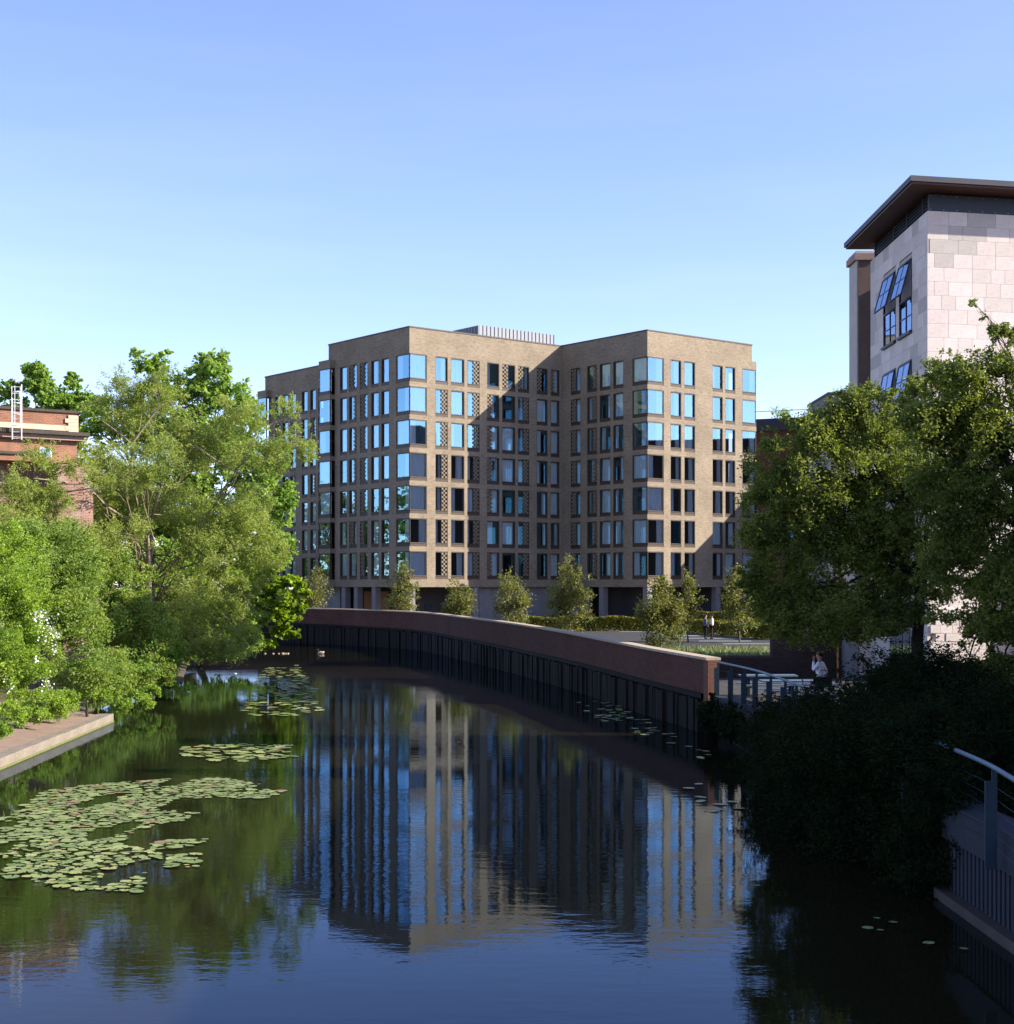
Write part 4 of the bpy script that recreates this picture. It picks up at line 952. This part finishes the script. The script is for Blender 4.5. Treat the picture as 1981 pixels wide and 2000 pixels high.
# roof plants
for k, x in enumerate((1530, 1548)):
    p = P(x, 800, 164); t = thing('roof_shrub', ('left' if k == 0 else 'right')+' of the two small shrubs sprouting from the dark flat roof', 'shrub', (p.x, 167.5, DZ-.3), 0, 'small shrubs on the dark roof')
    pts, _ = crown_points([((0,0,.9),(.75,.6,1.0))], 500, .4); link('foliage', leaf_mesh('foliage', pts, .16, LM['bush'], .5), t)
    MB().tube([(0,0,-.1),(0,0,.7)], .03, 4).build('stem', M['bark'], t)

# ================================================================= WATER LILIES
LM['pad'] = leaf_mat('lily_pad', (.20, .25, .08), (.30, .33, .12), (.28, .17, .09), trans=.05, scale=1.5, rough=.45)
tpad = NT('lily_pad_surface'); oi = tpad.n('ObjectInfo'); geo = tpad.n('NewGeometry'); tcp = tpad.n('TexCoord')
colp = tpad.ramp(oi.outputs['Random'], [(0, (.16,.23,.05)), (.35, (.25,.30,.075)), (.7, (.34,.37,.10)), (.9, (.42,.41,.15)), (1, (.32,.20,.10))])
nn_ = tpad.n('TexNoise', Scale=9.0, Detail=4.0); tpad.l(tcp.outputs['Object'], nn_.inputs['Vector'])
colp = tpad.mix(1, colp, tpad.ramp(nn_.outputs[0], [(.35, (.72,.7,.6)), (.6, (1,1,1))]), 'MULTIPLY')
tpad.l(colp, tpad.b.inputs['Base Color']); tpad.b.inputs['Roughness'].default_value = .4
padm = []
for j in range(6):
    m = MB(); n = 13; cut = random.uniform(.25, .45); m.v.append((0,0,.0))
    for i in range(n):
        a = cut/2+(2*math.pi-cut)*i/(n-1); r_ = 1+random.uniform(-.06,.06)
        m.v.append((r_*math.cos(a), r_*.92*math.sin(a), random.uniform(.0,.05)))
    for i in range(n-1): m.f.append((0, i+1, i+2))
    padm.append(m.mesh('lily_pad', tpad.m, False))
def in_poly(x, y, poly):
    c = False; j = len(poly)-1
    for i in range(len(poly)):
        if (poly[i][1] > y) != (poly[j][1] > y) and x < (poly[j][0]-poly[i][0])*(y-poly[i][1])/(poly[j][1]-poly[i][1])+poly[i][0]: c = not c
        j = i
    return c
def lilies(label, polys, n, smin, smax, dens=.8):
    "polys: outlines of the patches on the water, as seen in the photo"
    wp = [[((x-CX)/F*(CH*F/(y-HY)), CH*F/(y-HY)) for x, y in q] for q in polys]
    allp = [p for q in wp for p in q]; x0, x1 = min(p[0] for p in allp), max(p[0] for p in allp); y0, y1 = min(p[1] for p in allp), max(p[1] for p in allp)
    t = thing('water_lily', label, 'water lily', ((x0+x1)/2, (y0+y1)/2, 0)); placed = []; tries = 0
    while len(placed) < n and tries < 60000:
        tries += 1; x, y = random.uniform(x0, x1), random.uniform(y0, y1)
        if not any(in_poly(x, y, q) for q in wp): continue
        if n > 400 and math.sin(x*2.9+y*.9)+math.sin(y*.8-x*2.1+2)+math.sin(x*5.1-y*1.3)*.9 < -1.3: continue
        r_ = smin+(smax-smin)*random.random()**1.3
        if any((x-a)**2+(y-b)**2 < ((r_+c)*dens)**2 for a, b, c in placed): continue
        placed.append((x, y, r_))
    placed.sort(key=lambda p: p[1])
    for k, (x, y, r_) in enumerate(placed[:298]):
        o = link('lily_pad', random.choice(padm), t, (x-t.location.x, y-t.location.y, .012+.012*random.random()), random.uniform(0, 6.28))
        o.scale = (r_, r_, r_); o.rotation_euler.x = random.uniform(-.06,.06); o.rotation_euler.y = random.uniform(-.06,.06)
    if len(placed) > 298:
        m = MB()
        for (x, y, r_) in placed[298:]:
            b = len(m.v); a0 = random.uniform(0, 6.28); z = .012+.01*random.random(); m.v.append((x-t.location.x, y-t.location.y, z))
            for i in range(11):
                a = a0+5.9*i/10; m.v.append((x-t.location.x+r_*math.cos(a), y-t.location.y+r_*math.sin(a), z+.02*r_*random.random()))
            for i in range(10): m.f.append((b, b+i+1, b+i+2))
        o = m.build('distant_lily_pads', LM['pad'], t); o['kind'] = 'stuff'
    return len(placed)
lilies('large dense raft of water lily pads floating in the sun at the lower left', [
    [(0,1590),(60,1570),(90,1545),(210,1530),(330,1522),(430,1520),(540,1535),(530,1545),(420,1548),(340,1565),(300,1580),(385,1590),(350,1605),(270,1620),(230,1650),(320,1665),(310,1690),(200,1700),(110,1715),(0,1718)],
    [(290,1645),(410,1640),(412,1655),(300,1660)], [(130,1712),(270,1708),(265,1728),(140,1725)], [(320,1672),(385,1668),(385,1695),(330,1695)], [(390,1535),(560,1545),(520,1560),(380,1560)], [(60,1720),(290,1700),(270,1745),(150,1740)]], 1250, .045, .165, .7)
lilies('middle raft of water lily pads in a thin strip off the left bank', [[(345,1462),(420,1453),(580,1457),(560,1475),(590,1480),(440,1490),(370,1480)]], 90, .12, .2, .72)
lilies('far raft of water lily pads between the ducks and the middle of the river', [[(520,1305),(580,1300),(600,1320),(620,1345),(610,1365),(632,1390),(560,1400),(490,1398),(470,1385),(500,1350),(510,1325)]], 230, .14, .24, .75)
lilies('shaded scatter of water lily pads along the foot of the river wall', [[(1120,1365),(1200,1375),(1290,1420),(1330,1440),(1400,1480),(1400,1500),(1300,1450),(1200,1420),(1150,1395)], [(1340,1520),(1460,1560),(1460,1620),(1400,1600),(1350,1560)]], 70, .1, .17, .8)
lilies('few dark water lily pads in the black water at the bottom right', [[(1680,1790),(1800,1800),(1900,1850),(1880,1900),(1740,1880),(1700,1830)]], 6, .05, .1, 1.5)

# ================================================================= DUCKS
def duck(label, x, y, sc, rot, mat, group=None, name='duck', cat='duck'):
    D = CH*F/(y-HY); t = thing(name, label, cat, (GX(x, D), D, 0), rot, group)
    m = MB(); m.ball((0,0,.05), (.22,.11,.1), 12, 8); m.v = [(vx, vy*(1-.4*max(0,-vx/.22)), vz+max(0, -vx-.1)*.5) for vx, vy, vz in m.v]
    m.build('body', mat, t, smooth=True)
    MB().tube([(.13,0,.09),(.17,0,.17),(.18,0,.22)], [.05,.035,.035], 8).ball((.19,0,.235), (.055,.04,.045), 10, 7).build('head', M['duckhead'], t, smooth=True)
    MB().box(.235, .29, -.018, .018, .215, .23).build('beak', M['beak'], t)
    t.scale = (sc,)*3; return t
duck('adult tan duck swimming alone in front of the dark timber piles', 627, 1277, 1.25, R(160), M['feather'])
M['fluff'] = rough_mat('yellow_down', (.75, .5, .3), .9, .15, 8, bump=0)
pos = ('leftmost of the swimming ducklings', 'second duckling from the left in the line', 'third duckling from the left in the line', 'largest palest duckling near the right of the line', 'duckling close behind the pale one', 'rightmost duckling of the line')
for k, (x, sc) in enumerate(((518,.38),(534,.36),(545,.36),(553,.5),(558,.36),(563,.36))): duck(pos[k], x, 1277, sc, R(170+k*7), M['fluff'], 'ducklings swimming in a line', 'duckling', 'duckling')
for lab, x, y in (('white floating scrap left of the far lily raft', 460, 1316), ('white floating scrap near the waterside shrub', 368, 1352)):
    D = CH*F/(y-HY); tag(MB().ball((0,0,.01), (.09,.06,.03), 8, 6).build('floating_scrap', M['white'], None, (GX(x, D), D, 0)), lab, 'litter')

# ================================================================= PEOPLE
def skinned(name, chains, mat, parent, sub=1):
    verts = []; edges = []; rad = []; idx = {}
    def vid(p, r):
        k = tuple(round(c, 4) for c in p)
        if k not in idx: idx[k] = len(verts); verts.append(p); rad.append(r)
        return idx[k]
    for ch in chains:
        prev = None
        for p, r in ch:
            v = vid(p, r)
            if prev is not None and v != prev: edges.append((prev, v))
            prev = v
    me = bpy.data.meshes.new(name); me.from_pydata(verts, edges, []); o = bpy.data.objects.new(name, me); C.objects.link(o)
    md = o.modifiers.new('skin', 'SKIN'); md.use_smooth_shade = True
    for i, sv in enumerate(me.skin_vertices[0].data):
        r = rad[i]; sv.radius = r if hasattr(r, '__len__') else (r, r); sv.use_root = (i == 0)
    ss_ = o.modifiers.new('sub', 'SUBSURF'); ss_.levels = sub; ss_.render_levels = sub
    dg = bpy.context.evaluated_depsgraph_get(); dg.update(); m2 = bpy.data.meshes.new_from_object(o.evaluated_get(dg)); m2.name = name
    bpy.data.objects.remove(o); m2.materials.clear(); m2.materials.append(mat)
    for p in m2.polygons: p.use_smooth = True
    return link(name, m2, parent)
def person(label, loc, rot, top, bottom, larm, rarm, stride=0, bag=False):
    "larm / rarm: (elbow, wrist); faces +y"
    t = thing('person', label, 'person', loc, rot)
    pel, sp, chs, nk = (0,0,.94), (0,0,1.12), (0,-.01,1.33), (0,.0,1.48)
    hd, hc = (0,.015,1.57), (0,.03,1.64)
    legs = []; tr = []; sh = []
    for s, st_ in ((-1, stride), (1, -stride)):
        hip = (s*.09, 0, .88); kn = (s*.1, st_*.45+.03, .49); an = (s*.1, st_*.9-.03, .09 if st_ >= 0 else .13); toe = (s*.11, st_*.9+.12, .035)
        legs.append([(pel, (.13,.1)), (hip, .08), (kn, .055), (an, .036)])
        tr.append([(pel, (.16,.115)), (hip, .1), ((s*.1, st_*.22+.015, .68), .085), (kn, .07), (an, .058)])
        sh.append([((s*.1, st_*.9-.07, .06), .045), ((s*.1, st_*.9+.04, .05), .042), ((s*.11, st_*.9+.15, .035), .03)])
    arms = []; sl_ = []
    for s, (el, wr) in ((-1, larm), (1, rarm)):
        shd = (s*.17, -.01, 1.40); d = (Vector(wr)-Vector(el)).normalized(); palm = Vector(wr)+d*.06
        arms.append([(chs, (.13,.09)), (shd, .052), (el, .038), (wr, .026), (tuple(palm), (.033,.018))])
        side = d.cross(Vector((0,0,1))); side = side.normalized() if side.length > .1 else Vector((0,1,0))
        up_ = side.cross(d)
        for j, ln in enumerate((.07,.08,.075,.06)):
            b0 = palm+side*(j-1.5)*.018+d*.012
            arms.append([(tuple(palm), (.033,.018)), (tuple(b0+d*.02), .009), (tuple(b0+d*ln*.6+up_*.008), .009), (tuple(b0+d*ln-up_*.0+up_*.022), .007)])
        th = palm-side*.03
        arms.append([(tuple(palm), (.033,.018)), (tuple(th+d*.01), .011), (tuple(th+d*.045+up_*.012-side*.008), .009)])
        sl_.append([(chs, (.165,.115)), (shd, .07), (el, .052), (tuple(Vector(el).lerp(Vector(wr), .9)), .04)])
    body = skinned('body', [[(pel, (.13,.1)), (sp, (.12,.09)), (chs, (.13,.09)), (nk, .055), (hd, (.07,.08)), (hc, (.078,.095)), ((0,.02,1.72), (.055,.07))], [(hc, (.078,.095)), ((0,.125,1.625), .014)]]+legs+arms, M['skin'], t)
    skinned('shirt', [[((0,0,.93), (.155,.115)), (sp, (.155,.135)), (chs, (.175,.145)), ((0,-.005,1.45), .085)]]+sl_, top, t)
    skinned('trousers', tr, bottom, t)
    for q in sh: skinned('shoe', [q], M['hair'], t)
    m = MB(); m.ball((0,-.005,1.685), (.085,.1,.085), 14, 9); m.v = [(x, y, z if (z > 1.66 or y < .0) else 1.66+(z-1.66)*.1) for x, y, z in m.v]; m.v = [(x, min(y, .065+max(0,(z-1.7))*.5), z) for x, y, z in m.v]
    m.build('hair', M['hair'], t, smooth=True)
    for s in (-1, 1):
        MB().ball((s*.03,.108,1.645), (.011,.008,.007), 6, 4).build('eye', M['hair'], t); MB().ball((s*.082,.02,1.63), (.012,.022,.032), 6, 5).build('ear', M['skin'], t)
    MB().box(-.022, .022, .108, .118, 1.592, 1.6).build('mouth', M['pierbrick'], t)
    if bag: pass
    return t
DP = 110.3
person('person in slate grey jacket and black trousers, left of two standing on car park', (GX(1378, DP), DP, 1.01), R(-75), M['blueshirt'], M['trousers'], ((-.24,-.04,1.15), (-.22,.14,.98)), ((.24,-.05,1.14), (.2,.1,.95)), .03)
person('person in white shirt and black trousers, right of two standing on car park', (GX(1391, DP), DP, 1.01), R(80), M['shirt'], M['trousers'], ((-.24,-.02,1.14), (-.16,.22,1.08)), ((.25,-.03,1.13), (.18,.2,1.05)), .03)
DM = 46
mp_ = person('man in a white shirt walking along the terrace with one hand raised to his face', (GX(1602, DM), DM, 1.03), R(60), M['shirt'], M['trousers'], ((-.27,.12,1.2), (-.1,.16,1.5)), ((.25,-.12,1.14), (.26,-.02,.92)), .16)
bg_ = thing('shoulder_bag', 'dark bag hanging at the hip of the walking man', 'bag', (GX(1610, DM-.3), DM-.3, 1.75))
MB().box(-.22, .22, -.07, .07, 0, .3).build('bag_body', M['trousers'], bg_); MB().tube([(-.18,0,.3),(-.1,0,.5),(.1,0,.5),(.18,0,.3)], .012, 5).build('strap', M['trousers'], bg_)
